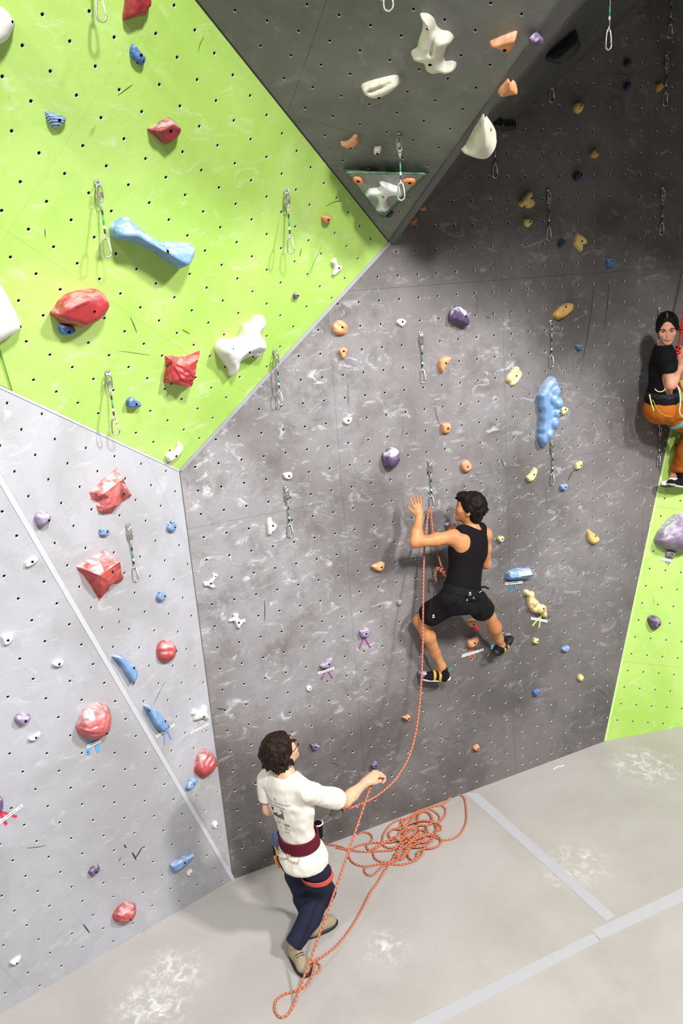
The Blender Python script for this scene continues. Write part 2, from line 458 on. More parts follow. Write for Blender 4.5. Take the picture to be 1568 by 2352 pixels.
# floor
def floor_material():
    m, nt, b = nodes('floor_vinyl_beige', 0.55, 0.0, 0.4); v = coords(nt)
    col = mix(nt, ramp(nt, noise(nt, v, 0.9, 4, 0.6, 0.3), 0.35, 0.7), srgb(176, 171, 168), srgb(164, 158, 154))
    col = mix(nt, ramp(nt, noise(nt, v, 14, 6, 0.7), 0.55, 0.8, 0, 0.3), col, srgb(150, 140, 132))
    f = PL['floor']; C = lambda x, y: tuple(f.at(x, y))
    amt = spot_mask(nt, v, [(C(395, 2235), 0.30, 1.0), (C(350, 2310), 0.34, 1.0), (C(885, 2175), 0.22, 0.75), (C(1480, 1760), 0.42, 0.8), (C(1330, 1985), 0.35, 0.6), (C(1290, 2010), 0.18, 0.8)])
    sm = ramp(nt, noise(nt, v, 12, 7, 0.72, 0.8), 0.44, 0.72)
    col = mix(nt, mth(nt, 'MULTIPLY', mth(nt, 'MULTIPLY', amt, sm), 0.85), col, srgb(240, 240, 244))
    sp = ramp(nt, noise(nt, v, 48, 2, 0.5), 0.73, 0.78, 0, 0.6)
    col = mix(nt, mth(nt, 'MULTIPLY', sp, mth(nt, 'ADD', mth(nt, 'MULTIPLY', amt, 1.4), 0.18)), col, srgb(240, 240, 244))
    dk = ramp(nt, noise(nt, v, 37, 2, 0.5), 0.755, 0.79, 0, 0.55)
    col = mix(nt, dk, col, srgb(96, 80, 70))
    nt.links.new(col, b.inputs['Base Color']); bump(nt, b, noise(nt, v, 40, 5, 0.6), 0.12, 0.003)
    return m
fo = MB().box((1.0, 2.5, -0.05), (7, 0, 0), (0, 7, 0), (0, 0, 0.05)).build('floor', floor_material()); tag(fo, kind='structure')
M_SEAM = plain('floor_seam_strip', srgb(178, 177, 182), 0.45, 0, 0.04, 12)
def floor_strip(name, px, pz=0.002, h=0.003):
    pts = [PL['floor'].at(*q) for q in px]; c = np.mean(pts, 0)
    o = MB().prism([p - np.array([0, 0, 0.001]) for p in pts], np.array([0, 0, 1.0]), h + 0.001).build(name, M_SEAM); tag(o, kind='structure'); return o
floor_strip('trim_8', [(1068, 1822), (1098, 1822), (1412, 2104), (1392, 2116)], h=0.0025)
floor_strip('trim_9', [(1357, 2139), (1568, 2040), (1800, 1931), (1830, 1950), (1568, 2072), (1378, 2159)], h=0.004)
floor_strip('trim_10', [(1363, 2143), (1376, 2163), (1010, 2352), (600, 2565), (560, 2552), (945, 2352)], h=0.004)

# rubber scuffs left by shoes and swinging gear
M_SCUFF = plain('rubber_scuff', srgb(58, 55, 55), 0.85)
M_SCUFFG = plain('rubber_scuff_on_green', srgb(70, 110, 40), 0.85)
def scuff(wall_name, pl, pts, w, mat=M_SCUFF):
    P = [PL[pl].at(x, y, 0.0006) for x, y in pts]; P = catmull(P, 4); n = len(P); v = []; f = []
    for k in range(n):
        t = P[min(k + 1, n - 1)] - P[max(k - 1, 0)]; s = unit(np.cross(PL[pl].n, t)); ww = w * math.sin(math.pi * (k + 0.35) / (n - 0.3)) ** 0.7 * 0.5
        v += [P[k] - s * ww, P[k] + s * ww]
    for k in range(n - 1): f.append((2 * k, 2 * k + 1, 2 * k + 3, 2 * k + 2))
    mesh_obj('scuff_mark', v, f, mat, bpy.data.objects[wall_name])
for q, wd in (([(1364, 655), (1356, 720), (1347, 780), (1338, 826)], 0.010), ([(1398, 650), (1393, 710), (1385, 765)], 0.009), ([(607, 1378), (608, 1402), (608, 1427)], 0.007), ([(1316, 1080), (1309, 1093), (1303, 1106)], 0.012),
              ([(1151, 1055), (1155, 1066), (1159, 1076)], 0.009), ([(1116, 728), (1124, 731)], 0.008), ([(1187, 1604), (1192, 1614), (1198, 1607)], 0.008), ([(760, 1753), (770, 1755), (779, 1759)], 0.008), ([(1010, 1690), (1030, 1698), (1036, 1685)], 0.005), ([(1040, 1712), (1048, 1703), (1060, 1704)], 0.005), ([(1372, 1583), (1384, 1592), (1393, 1600)], 0.006), ([(820, 1872), (826, 1878)], 0.01), ([(498, 1628), (516, 1629)], 0.010), ([(998, 935), (1003, 958), (1009, 975)], 0.006)):
    scuff('wall_main', 'main', q, wd)
for q, wd in (([(303, 1957), (308, 1966), (313, 1976)], 0.012), ([(309, 1974), (318, 1960), (327, 1945)], 0.012), ([(285, 1940), (290, 1948)], 0.012), ([(272, 1980), (278, 1968)], 0.006), ([(190, 2122), (198, 2132), (206, 2144)], 0.009), ([(60, 1948), (85, 1946), (106, 1942)], 0.005)):
    scuff('wall_pale_lower', 'left', q, wd)
for q, wd in (([(272, 1432), (275, 1424)], 0.008), ([(352, 1620), (366, 1590), (381, 1564)], 0.004)):
    scuff('wall_pale_upper', 'left2', q, wd)
for q, wd in (([(299, 728), (308, 748), (314, 765)], 0.008), ([(270, 220), (290, 205), (305, 194)], 0.006), ([(273, 806), (310, 811), (345, 816)], 0.004), ([(418, 757), (436, 767)], 0.008), ([(747, 474), (770, 463), (785, 462)], 0.006), ([(455, 120), (460, 100), (468, 84)], 0.005), ([(103, 525), (104, 545)], 0.006), ([(688, 590), (692, 570)], 0.008), ([(706, 640), (722, 600), (738, 566)], 0.004)):
    scuff('wall_green', 'green', q, wd, M_SCUFFG)
# ================================================================= climbing holds
def resin(name, col, chalk=0.35, var=0.14, rough=0.62, chalk_col=(0.86, 0.86, 0.88, 1), stripes=None):
    """cast resin with dust on the faces that look up and rubbed patches"""
    g_ = 0.3 * col[0] + 0.59 * col[1] + 0.11 * col[2]; col = tuple(c * 0.80 + g_ * 0.14 + 0.008 for c in col[:3]) + (1,)
    m, nt, b = nodes(name, rough, 0, 0.4); v = coords(nt)
    lo = tuple(c * (1 - var * 1.6) for c in col[:3]) + (1,); hi = tuple(min(1, c * (1 + var)) for c in col[:3]) + (1,)
    c = mix(nt, ramp(nt, noise(nt, v, 9, 5, 0.6), 0.35, 0.68), lo, hi)
    if stripes:
        w = N(nt, 'ShaderNodeTexWave'); w.inputs['Scale'].default_value = 26; w.inputs['Distortion'].default_value = 3.5; w.inputs['Detail'].default_value = 2
        w.bands_direction = 'Z'; nt.links.new(v, w.inputs['Vector'])
        c = mix(nt, ramp(nt, w.outputs['Fac'], 0.45, 0.62), c, stripes)
    if chalk > 0:
        g = N(nt, 'ShaderNodeNewGeometry'); s = N(nt, 'ShaderNodeSeparateXYZ'); nt.links.new(g.outputs['Normal'], s.inputs[0])
        up = ramp(nt, s.outputs['Z'], 0.05, 0.75); n1 = ramp(nt, noise(nt, v, 14, 6, 0.68, 0.5), 0.36, 0.66)
        rub = ramp(nt, noise(nt, v, 11, 6, 0.7, 0.8), 0.52, 0.72, 0, 0.55)
        f = mth(nt, 'MULTIPLY', mth(nt, 'MAXIMUM', mth(nt, 'MULTIPLY', up, n1), mth(nt, 'MULTIPLY', rub, 0.7)), chalk)
        c = mix(nt, f, c, chalk_col)
    nt.links.new(c, b.inputs['Base Color']); bump(nt, b, noise(nt, v, 160, 4, 0.6), 0.22, 0.002)
    return m
R_ = {
 'blue': resin('resin_blue', srgb(52, 108, 178), 0.4), 'paleblue': resin('resin_pale_blue', srgb(110, 158, 214), 0.55),
 'navy': resin('resin_navy', srgb(34, 46, 84), 0.15), 'stripe': resin('resin_blue_striped', srgb(40, 96, 170), 0.15, stripes=srgb(170, 196, 226)),
 'red': resin('resin_red', srgb(190, 24, 34), 0.32, rough=0.4), 'crimson': resin('resin_crimson', srgb(158, 18, 32), 0.55, rough=0.45), 'coral': resin('resin_coral', srgb(206, 66, 60), 0.62),
 'pink': resin('resin_chalked_red', srgb(216, 96, 92), 1.0), 'white': resin('resin_white', srgb(232, 232, 228), 0.2, 0.05),
 'ivory': resin('resin_ivory', srgb(222, 218, 196), 0.35, 0.07), 'orange': resin('resin_orange', srgb(228, 148, 80), 0.4), 'deeporange': resin('resin_deep_orange', srgb(216, 126, 48), 0.25),
 'gold': resin('resin_gold', srgb(212, 160, 44), 0.2), 'yellow': resin('resin_yellow', srgb(226, 192, 92), 0.35), 'paleyellow': resin('resin_pale_yellow', srgb(236, 214, 132), 0.45),
 'purple': resin('resin_purple', srgb(104, 76, 122), 0.5), 'lilac': resin('resin_lilac', srgb(150, 128, 164), 0.75), 'chalkpurple': resin('resin_purple_chalk_crown', srgb(96, 66, 116), 1.6), 'black': resin('resin_black', srgb(38, 34, 44), 0.1),
 'volume': resin('plywood_green_grey', srgb(150, 160, 150), 0.5), 'volumegreen': resin('plywood_green_edge', srgb(64, 118, 74), 0.35)}
M_BOLT = plain('bolt_steel', srgb(120, 120, 122), 0.35, 0.8)

def smooth_outline(P, n=3):
    return catmull(P, n, closed=True)
def seg_dist(Q, P):
    """distance of points Q to the closed outline P"""
    A = P; B = np.roll(P, -1, 0); d = np.full(len(Q), 1e9)
    for a, b in zip(A, B):
        t = b - a; u = np.clip(((Q - a) @ t) / (t @ t + 1e-12), 0, 1); d = np.minimum(d, np.linalg.norm(Q - a - u[:, None] * t, axis=1))
    return d
def inside(Q, P):
    c = np.zeros(len(Q), bool); A = P; B = np.roll(P, -1, 0)
    for a, b in zip(A, B):
        cond = (a[1] > Q[:, 1]) != (b[1] > Q[:, 1])
        x = (b[0] - a[0]) * (Q[:, 1] - a[1]) / (b[1] - a[1] + 1e-12) + a[0]
        c ^= cond & (Q[:, 0] < x)
    return c
def vnoise(Q, s, seed):
    """cheap smooth noise in the plane"""
    r = np.random.default_rng(seed); out = np.zeros(len(Q))
    for k in range(5):
        a = r.uniform(0, 2 * math.pi); f = s * r.uniform(0.7, 1.6); ph = r.uniform(0, 6.28)
        out += np.sin(f * (Q[:, 0] * math.cos(a) + Q[:, 1] * math.sin(a)) + ph)
    return out / 5
HOLD_SEED = [0]
def bolt_part(parent, P, n, r=0.0085, deep=0.012):
    t = unit(np.cross(n, [0.3, 0.2, 0.9])); s = np.cross(n, t)
    v = []; f = []; fm = []
    for k in range(10):
        a = 2 * math.pi * k / 10; d = math.cos(a) * t + math.sin(a) * s
        v += [P + d * r, P + d * r * 0.95 - n * deep, P + d * r * 0.45 - n * deep * 0.7, P + d * r * 0.4 - n * deep]
    for k in range(10):
        q = (k + 1) % 10
        f.append((4 * k, 4 * q, 4 * q + 1, 4 * k + 1)); fm.append(0)
        f.append((4 * k + 1, 4 * q + 1, 4 * q + 2, 4 * k + 2)); fm.append(1)
        f.append((4 * k + 2, 4 * q + 2, 4 * q + 3, 4 * k + 3)); fm.append(0)
    f.append(tuple(4 * k + 3 for k in range(10))); fm.append(0)
    mesh_obj('bolt', v, f, None, parent, mats=[M_HOLE, M_BOLT], fmat=fm)

def hold(pl, color, label, pts, H, bolt=None, T=(0, 0, 1), sharp=False, w=0.55, lean=(0, 0), bumps=(), ridge=(), rough=0.0, flat=False, group=None, lift=0.0, shear=0.5, bolts=(), dens=11, name='climbing_hold', bolt_r=0.0085, p=2.2):
    """outline traced on the face, raised into a solid: lean = tilt of the crown (right, up), bumps = (x,y,radius_px,height), ridge = ((polyline), depth, width_px)"""
    HOLD_SEED[0] += 1; seed = HOLD_SEED[0]
    PLN = PL[pl] if isinstance(pl, str) else pl
    if lift: PLN = Plane(PLN.p + PLN.n * lift, PLN.n)
    conv = lambda q: (T[0] + q[0] / T[2], T[1] + q[1] / T[2])
    to2 = lambda q: PLN.to2(PLN.at(*conv(q)))
    P = np.array([to2(q) for q in pts])
    if not sharp: P = smooth_outline(P, 3)
    if area2(P) < 0: P = P[::-1]
    A = abs(area2(P)); s = math.sqrt(A) / dens
    px = s / np.linalg.norm(to2((pts[0][0] + 1, pts[0][1])) - to2(pts[0]))    # image crop pixels per cell
    scale = s / px                                                             # metres per crop pixel
    # even spacing of the outline
    loop = []
    for a, b in zip(P, np.roll(P, -1, 0)):
        L = np.linalg.norm(b - a)
        if L < 1e-6: continue
        k = max(1, int(round(L / (s * 1.1))))
        for q in range(k): loop.append(a + (b - a) * q / k)
    cl = [loop[0]]
    for q in loop[1:]:
        if np.linalg.norm(q - cl[-1]) > s * 0.35: cl.append(q)
    loop = np.array(cl)
    lo, hi = loop.min(0), loop.max(0)
    gx, gy = np.meshgrid(np.arange(lo[0], hi[0], s), np.arange(lo[1], hi[1], s * 0.87)); gx = gx + (np.arange(gx.shape[0])[:, None] % 2) * s / 2
    Q = np.c_[gx.ravel(), gy.ravel()]; Q = Q[inside(Q, loop)]; Q = Q[seg_dist(Q, loop) > 0.45 * s]
    # an inner ring close to the rim gives the side a steep face
    bl = [np.array(to2(b)) for b in ([bolt] if bolt is not None else []) + list(bolts)]
    for b in bl: Q = Q[np.linalg.norm(Q - b, axis=1) > bolt_r * 1.5]
    vs = [Vector(q) for q in loop]; es = [(k, (k + 1) % len(loop)) for k in range(len(loop))]; n0 = len(loop)
    for k, b in enumerate(bl):
        r = bolt_r if (k == 0 and bolt is not None) else bolt_r * 0.55
        b0 = len(vs); vs += [Vector(b + r * c) for c in CIRC]; es += [(b0 + q, b0 + (q + 1) % 10) for q in range(10)]
    nb = len(vs); vs += [Vector(q) for q in Q]
    v, e, f, ov, oe, of = delaunay_2d_cdt(vs, es, [], 1, 1e-7)
    V2d = np.array([list(q) for q in v])
    hid = [((o[0] - n0) // 10 if o and n0 <= o[0] < nb else -1) for o in ov]; onrim = np.array([bool(o) and o[0] < n0 for o in ov])
    tris = [t for t in f if not (len({hid[k] for k in t}) == 1 and hid[t[0]] >= 0)]
    d = seg_dist(V2d, loop); dm = max(d.max(), 1e-6)
    c0 = loop.mean(0); R = max(np.linalg.norm(loop - c0, axis=1).max(), 1e-6)
    def height(Vq, dq):
        t = np.clip(dq / (w * dm), 0, 1); h = H * (1 - (1 - t) ** p) ** 0.62
        q = (Vq - c0) / R
        h = h * np.clip(1 + lean[0] * q[:, 0] + lean[1] * q[:, 1], 0.12, 2.2)
        for (bx, by, br, bh) in bumps:
            bc = to2((bx, by)); rr = br * scale; g = np.clip(1 - (np.linalg.norm(Vq - bc, axis=1) / rr) ** 2, 0, 1)
            h = np.maximum(h, np.sqrt(g) * bh * np.clip(dq / (0.25 * dm), 0, 1) ** 0.5)
        for (poly, dep, wd) in ridge:
            pp = np.array([to2(z) for z in poly]); dd = np.full(len(Vq), 1e9)
            for a, b in zip(pp[:-1], pp[1:]):
                tt = b - a; u = np.clip(((Vq - a) @ tt) / (tt @ tt + 1e-12), 0, 1); dd = np.minimum(dd, np.linalg.norm(Vq - a - u[:, None] * tt, axis=1))
            h = h + dep * np.exp(-(dd / (wd * scale)) ** 2) * np.clip(dq / (0.3 * dm), 0, 1)
        if rough: h = h * (1 + rough * (vnoise(Vq, 2.2 / max(s * 3, 1e-4), seed) + 0.6 * vnoise(Vq, 2.2 / max(s * 1.4, 1e-4), seed + 99)))
        return np.maximum(h, 0)
    h = height(V2d, d); h[onrim] = 0.0
    W0 = PLN.to3(V2d, 0.0 * h); ns = len(W0)
    base = PLN.to3(V2d, h)
    if shear:
        sl = np.array([PLN.along(W0[k], h[k]) for k in range(ns)]); base = base * (1 - shear) + sl * shear
    base[onrim] -= PLN.n * 0.0015
    cen = PLN.to3(c0[None], np.zeros(1))[0]
    has = len(bl) > 0
    if has:
        root = empty(name, cen, label, 'climbing hold', group)
        mesh_obj('body', base, tris, R_[color], root, smooth=not flat)
        for k, b in enumerate(bl):
            hb = height(np.array([b]), seg_dist(np.array([b]), loop))
            p0 = PLN.to3(b[None], hb)[0]
            ring = [i for i in range(ns) if hid[i] == k]
            p1 = base[ring].mean(0) if ring else p0
            r = bolt_r if (k == 0 and bolt is not None) else bolt_r * 0.55
            bolt_part(root, p1, PLN.n, r * 1.02, min(0.014, max(0.006, float(hb[0]) * 0.5)))
        return root
    o = mesh_obj(name, base, tris, R_[color], None, smooth=not flat, loc=cen); return tag(o, label, 'climbing hold', group)

def crystal(pl, color, label, rim, top, T=(0, 0, 1), edges=(), bolts=(), base=0.0, grooves=0.0):
    """a faceted block: rim on the face, top = (x,y,height) corner points"""
    PLN = PL[pl]; conv = lambda q: (T[0] + q[0] / T[2], T[1] + q[1] / T[2])
    R2 = [PLN.to2(PLN.at(*conv(q))) for q in rim]; T2 = [PLN.to2(PLN.at(*conv(q))) for q in top]
    if area2(R2) < 0: R2 = R2[::-1]; rim = list(rim)[::-1]
    vs = [Vector(q) for q in R2 + T2]; n = len(R2)
    es = [(k, (k + 1) % n) for k in range(n)] + [(n + a, n + b) for a, b in edges]
    v, e, f, ov, oe, of = delaunay_2d_cdt(vs, es, [], 1, 1e-7)
    V = []
    for q, o in zip(v, ov):
        k = o[0] if o else -1
        hh = 0.0 if k < n else top[k - n][2]
        p0 = PLN.to3(np.array([list(q)]), np.zeros(1))[0]; V.append(0.5 * PLN.along(p0, hh) + 0.5 * (p0 + PLN.n * hh))
    V = np.array(V); c = PLN.to3(np.mean(R2, 0)[None], np.zeros(1))[0]
    # a second, finer pass breaks the facets with split lines
    bm = bmesh.new(); bv = [bm.verts.new(p - c) for p in V]
    for t in f: bm.faces.new([bv[i] for i in t])
    bmesh.ops.subdivide_edges(bm, edges=bm.edges[:], cuts=3, use_grid_fill=True)
    bm.normal_update(); r = random.Random(hash(label) % 1000)
    for q in bm.verts:
        if q.is_boundary: continue
        q.co += q.normal * r.uniform(-grooves, grooves)
    me = bpy.data.meshes.new('body'); bm.to_mesh(me); bm.free(); me.materials.append(R_[color])
    root = empty('climbing_hold', c, label, 'climbing hold')
    b = bpy.data.objects.new('body', me); link(b, root)
    for (x, y, hh) in bolts:
        p0 = PLN.at(*conv((x, y))); p1 = 0.5 * PLN.along(p0, hh) + 0.5 * (p0 + PLN.n * hh); bolt_part(root, p1 + PLN.n * 0.004, PLN.n, 0.009, 0.004)
    return root

S1 = (0, 0, 4.0); S1b = (0, 0, 2.0); S2 = (0, 392, 4.0); S3 = (0, 784, 4.0); S4 = (0, 1176, 4.0); S5 = (0, 1568, 4.0)
S6 = (360, 392, 3.698); S7 = (360, 700, 3.698); S8 = (300, 1560, 6.533); S9 = (0, 1800, 2.904); S10 = (0, 1176, 2.0); S11 = (0, 1764, 2.0)
D1 = (784, 0, 4.0); D2 = (1076, 0, 5.227); D3 = (760, 280, 6.031)
M1 = (740, 680, 4.48); M2 = (1150, 700, 3.92); M3 = (1150, 840, 7.84); M4 = (784, 588, 2.0); M5 = (600, 1180, 6.031); M6 = (460, 1290, 9.8); M7 = (690, 1420, 8.711)
M8 = (784, 1176, 2.0); M9 = (1120, 1180, 5.227); M10 = (900, 1420, 5.227); M11 = (560, 1650, 4.612); M12 = (700, 1740, 7.84); M13 = (0, 588, 2.0)
U1 = (1168, 150, 3.92); U2 = (1150, 400, 5.227); U3 = (1376, 0, 8.167); G1 = (1380, 1160, 7.84)

# ---- lime green wall
hold('green', 'blue', 'small angular blue hold high on the lime green wall, below the topmost red hold', [(1187, 470), (1200, 415), (1225, 402), (1250, 425), (1280, 470), (1325, 515), (1318, 570), (1305, 598), (1285, 595), (1250, 565), (1215, 545), (1195, 510)], 0.055, (1270, 500), S1, bolts=[(1292, 556)], rough=0.1)
hold('green', 'stripe', 'blue hold with pale stripes near the left edge of the lime green wall', [(413, 1035), (430, 1022), (600, 1078), (595, 1105), (560, 1150), (490, 1172), (460, 1150), (430, 1095)], 0.055, (523, 1095), S1, lean=(0, 0.3))
hold('green', 'crimson', 'dark red knobbly hold cut off by the top edge of the picture', [(281, 45), (284, 15), (292, -20), (320, -32), (340, -14), (344, 12), (336, 25), (335, 36), (322, 37), (303, 43), (290, 46)], 0.085, rough=0.12)
hold('green', 'crimson', 'dark red diamond shaped hold chalked along its upper edge on the green wall', [(672, 592), (700, 580), (730, 560), (765, 540), (790, 548), (820, 575), (818, 615), (790, 645), (755, 665), (735, 650), (710, 625), (690, 610)], 0.085, (764, 596), S1b, ridge=[([(680, 594), (735, 585), (765, 570), (815, 590)], 0.02, 12)], lean=(0, -0.15))
hold('green', 'white', 'large smooth white hold entering at the upper left edge', [(-90, 20), (0, 55), (60, 100), (130, 195), (120, 250), (60, 360), (10, 400), (-90, 430), (-160, 220)], 0.12, (66, 188), S1, w=0.8, bolt_r=0.006)
hold('green', 'white', 'large smooth white wedge hold entering at the left edge beside the glossy red hold', [(-90, 960), (0, 1035), (110, 1230), (190, 1405), (188, 1440), (100, 1510), (0, 1568), (-90, 1600), (-160, 1300)], 0.12, (160, 1412), S2, w=0.8, bolt_r=0.006)
hold('green', 'paleblue', 'long twisted pale blue hold shaped like a bow tie', [(250.7, 528), (254, 517), (264, 506), (285, 498), (297.5, 502), (322, 524.5), (345, 542), (360, 552), (375, 554.5), (387, 554), (414, 557), (438, 558), (440.6, 570.5), (433, 593.5), (408.7, 613.7), (400.6, 612.4), (376, 596), (362.5, 587), (332.5, 568), (295, 554.5), (265, 549.5), (255, 544.5)], 0.15, (366.5, 568), lean=(0, -0.2), w=0.75, dens=20, ridge=[([(262, 530), (300, 530), (345, 560), (400, 590), (420, 600)], 0.03, 9)])
hold('green', 'red', 'big glossy red hold shaped like a lemon with one pointed end', [(452, 1305), (500, 1250), (530, 1190), (600, 1135), (720, 1095), (830, 1083), (900, 1092), (960, 1135), (985, 1200), (975, 1260), (930, 1330), (860, 1385), (790, 1420), (740, 1437), (690, 1430), (620, 1405), (560, 1400), (520, 1365), (480, 1330)], 0.15, (806, 1256), S2, w=0.6, dens=18, ridge=[([(470, 1300), (620, 1200), (760, 1140), (900, 1125), (955, 1210)], 0.022, 22)])
hold('green', 'blue', 'small rounded blue hold tucked under the glossy red lemon shaped hold', [(533, 1440), (545, 1412), (580, 1405), (640, 1415), (685, 1445), (680, 1475), (640, 1500), (580, 1505), (545, 1490)], 0.06, (612, 1467), S2)
crystal('green', 'red', 'jagged red crystal shaped hold with two horns low on the green wall', [(68, 430), (130, 430), (160, 445), (240, 438), (360, 390), (368, 402), (350, 455), (330, 515), (340, 525), (320, 590), (285, 690), (235, 690), (55, 658), (62, 600), (75, 540), (70, 480)], [(262, 575, 0.15), (205, 500, 0.13), (245, 655, 0.14), (110, 470, 0.06), (90, 630, 0.09), (325, 450, 0.06), (165, 590, 0.13)], S7, edges=[(3, 1), (1, 5), (1, 0), (0, 2), (0, 5), (2, 4), (3, 4)], bolts=[(258, 577, 0.145), (92, 650, 0.08)], grooves=0.006)
hold('green', 'white', 'large white bone shaped hold with a rough broken underside', [(485, 360), (500, 320), (540, 283), (600, 288), (680, 270), (710, 200), (730, 160), (790, 140), (810, 100), (850, 85), (905, 95), (915, 140), (895, 205), (870, 225), (905, 290), (915, 340), (900, 400), (850, 443), (800, 430), (750, 450), (700, 475), (690, 520), (660, 580), (625, 603), (605, 590), (600, 545), (560, 490), (515, 430), (490, 390)], 0.13, (740, 376), S7, w=0.75, dens=20, bumps=[(560, 350, 90, 0.13), (850, 150, 70, 0.1), (850, 330, 80, 0.14)], ridge=[([(700, 440), (760, 400), (830, 370), (880, 400)], -0.035, 20)], bolts=[(605, 347)], rough=0.05)
hold('green', 'white', 'small white ragged hold near the bottom corner of the green wall', [(72, 1280), (95, 1250), (140, 1240), (165, 1205), (175, 1165), (190, 1158), (200, 1180), (218, 1190), (215, 1225), (185, 1270), (150, 1300), (100, 1332), (80, 1310)], 0.05, (148, 1272), S7, rough=0.1)
hold('green', 'blue', 'small blue pear shaped hold right of the lowest quickdraw on the green wall', [(1155, 570), (1165, 530), (1200, 508), (1230, 520), (1245, 540), (1285, 560), (1288, 580), (1270, 600), (1230, 600), (1180, 602), (1158, 590)], 0.055, (1233, 563), S3)
hold('green', 'deeporange', 'small orange hold on the green wall near the dark overhang', [(1394, 385), (1420, 378), (1470, 385), (1472, 405), (1450, 435), (1420, 443), (1400, 425)], 0.045, (1437, 412), S6)
hold('green', 'white', 'small white notched hold near the right corner of the green wall', [(1478, 775), (1500, 745), (1520, 742), (1525, 765), (1545, 800), (1568, 805), (1565, 830), (1530, 865), (1500, 890), (1487, 880), (1498, 840), (1492, 800)], 0.035, (1534, 822), S6)
hold('green', 'purple', 'tiny dark purple hold on the lime green wall', [(1158, 1045), (1175, 1033), (1200, 1045), (1203, 1060), (1180, 1088), (1160, 1080)], 0.035, (1185, 1055), S6, bolt_r=0.006)

# ---- dark overhang
_rp = PL['dark'].at(1098, 300); PRIDGE = Plane(_rp, unit(PL['dark'].n + 0.75 * PL['soffit'].n)); _rq = PL['dark'].at(1160, 192); PRIDGE2 = Plane(_rq, unit(PL['dark'].n + 0.9 * PL['soffit'].n))
hold('dark', 'ivory', 'large ivory bone shaped hold with a hooked foot on the dark overhang', [(718, 130), (760, 118), (810, 130), (855, 175), (875, 235), (925, 275), (985, 285), (1030, 330), (1025, 360), (985, 400), (955, 460), (942, 520), (955, 560), (1010, 555), (1050, 570), (1058, 600), (1040, 630), (1000, 648), (945, 658), (900, 648), (840, 658), (790, 640), (765, 620), (758, 570), (700, 548), (660, 535), (640, 500), (645, 465), (695, 430), (705, 380), (730, 310), (745, 260), (745, 200)], 0.10, (818, 530), D1, w=0.8, dens=22, bolts=[(791, 212)], ridge=[([(850, 240), (835, 330), (820, 430)], -0.025, 26)], bolt_r=0.010)
hold('dark', 'ivory', 'long ivory oval hold with a chalked hollow on the dark overhang', [(180, 790), (200, 765), (280, 735), (400, 705), (480, 688), (520, 692), (545, 725), (540, 755), (490, 805), (420, 850), (350, 880), (270, 880), (210, 850), (185, 815)], 0.08, (347, 855), D1, w=0.7, ridge=[([(260, 800), (380, 760), (490, 715)], -0.03, 22)], bolt_r=0.010)
hold('dark', 'orange', 'curved orange hold just above the triangular volume on the overhang', [(-8, 1300), (50, 1290), (90, 1265), (115, 1235), (140, 1232), (162, 1255), (160, 1290), (140, 1320), (90, 1345), (40, 1340), (0, 1320)], 0.05, (85, 1334), D1)
hold('dark', 'ivory', 'tiny ivory hold beside the quickdraw above the triangular volume', [(297, 1370), (305, 1348), (365, 1342), (370, 1375), (355, 1400), (320, 1410), (295, 1400)], 0.04, (330, 1388), D1, sharp=True)
hold('dark', 'orange', 'orange wedge hold near the ridge at the top of the overhang', [(248, 510), (280, 480), (420, 420), (560, 370), (585, 372), (580, 430), (550, 520), (520, 575), (470, 603), (430, 600), (370, 570), (300, 545), (255, 535)], 0.075, (435, 542), D2, lean=(0.2, 0.3), bolt_r=0.010)
hold(PRIDGE2, 'orange', 'pointed orange hold on the ridge of the dark overhang', [(330, 1090), (345, 1040), (400, 970), (455, 902), (475, 905), (490, 930), (540, 965), (570, 1000), (565, 1040), (530, 1060), (450, 1070), (380, 1085)], 0.08, (440, 1055), D2, shear=0.3, lift=-0.02)
hold(PRIDGE, 'ivory', 'big ivory half-disc hold hanging off the ridge of the overhang', [(1078, 1350), (1120, 1300), (1180, 1190), (1250, 1080), (1298, 1015), (1330, 1060), (1390, 1150), (1420, 1215), (1418, 1280), (1370, 1345), (1310, 1385), (1240, 1402), (1180, 1395), (1120, 1375)], 0.13, (1350, 1134), D1, w=0.85, dens=16, lift=-0.03, shear=0.3, bolt_r=0.006)
hold('soffit', 'purple', 'dark purple oval hold on the shaded underside near the top', [(715, 490), (740, 445), (800, 390), (830, 380), (865, 410), (855, 450), (810, 500), (760, 512)], 0.05, None, D2, shear=0.3)
hold('soffit', 'black', 'long black boot shaped hold on the shaded underside', [(918, 700), (950, 640), (1050, 560), (1180, 450), (1250, 390), (1285, 355), (1305, 400), (1305, 470), (1270, 540), (1200, 600), (1130, 660), (1080, 720), (1000, 745), (940, 735)], 0.08, None, D2, shear=0.3, ridge=[([(1080, 640), (1180, 560), (1270, 480)], 0.015, 30)])
hold('soffit', 'black', 'black horned hold right of the ivory half-disc hold', [(290, 1490), (330, 1450), (400, 1410), (420, 1435), (550, 1435), (560, 1480), (520, 1535), (430, 1555), (340, 1560), (310, 1530)], 0.05, None, D2, shear=0.3)
hold('soffit', 'black', 'thin black sliver hold on the line between underside and grey wall', [(640, 1440), (700, 1385), (735, 1330), (780, 1300), (780, 1335), (745, 1380), (700, 1415), (650, 1446)], 0.03, None, D2, shear=0.3)
hold('soffit', 'deeporange', 'upper of two small orange holds at the tip of the overhang', [(1210, 1195), (1225, 1160), (1265, 1145), (1310, 1165), (1315, 1185), (1270, 1205), (1215, 1212)], 0.03, None, D3, shear=0.2)
hold('soffit', 'deeporange', 'lower and larger of two small orange holds at the tip of the overhang', [(1075, 1410), (1085, 1375), (1130, 1320), (1165, 1300), (1200, 1320), (1230, 1370), (1215, 1395), (1160, 1415), (1100, 1418)], 0.035, None, D3, shear=0.2)
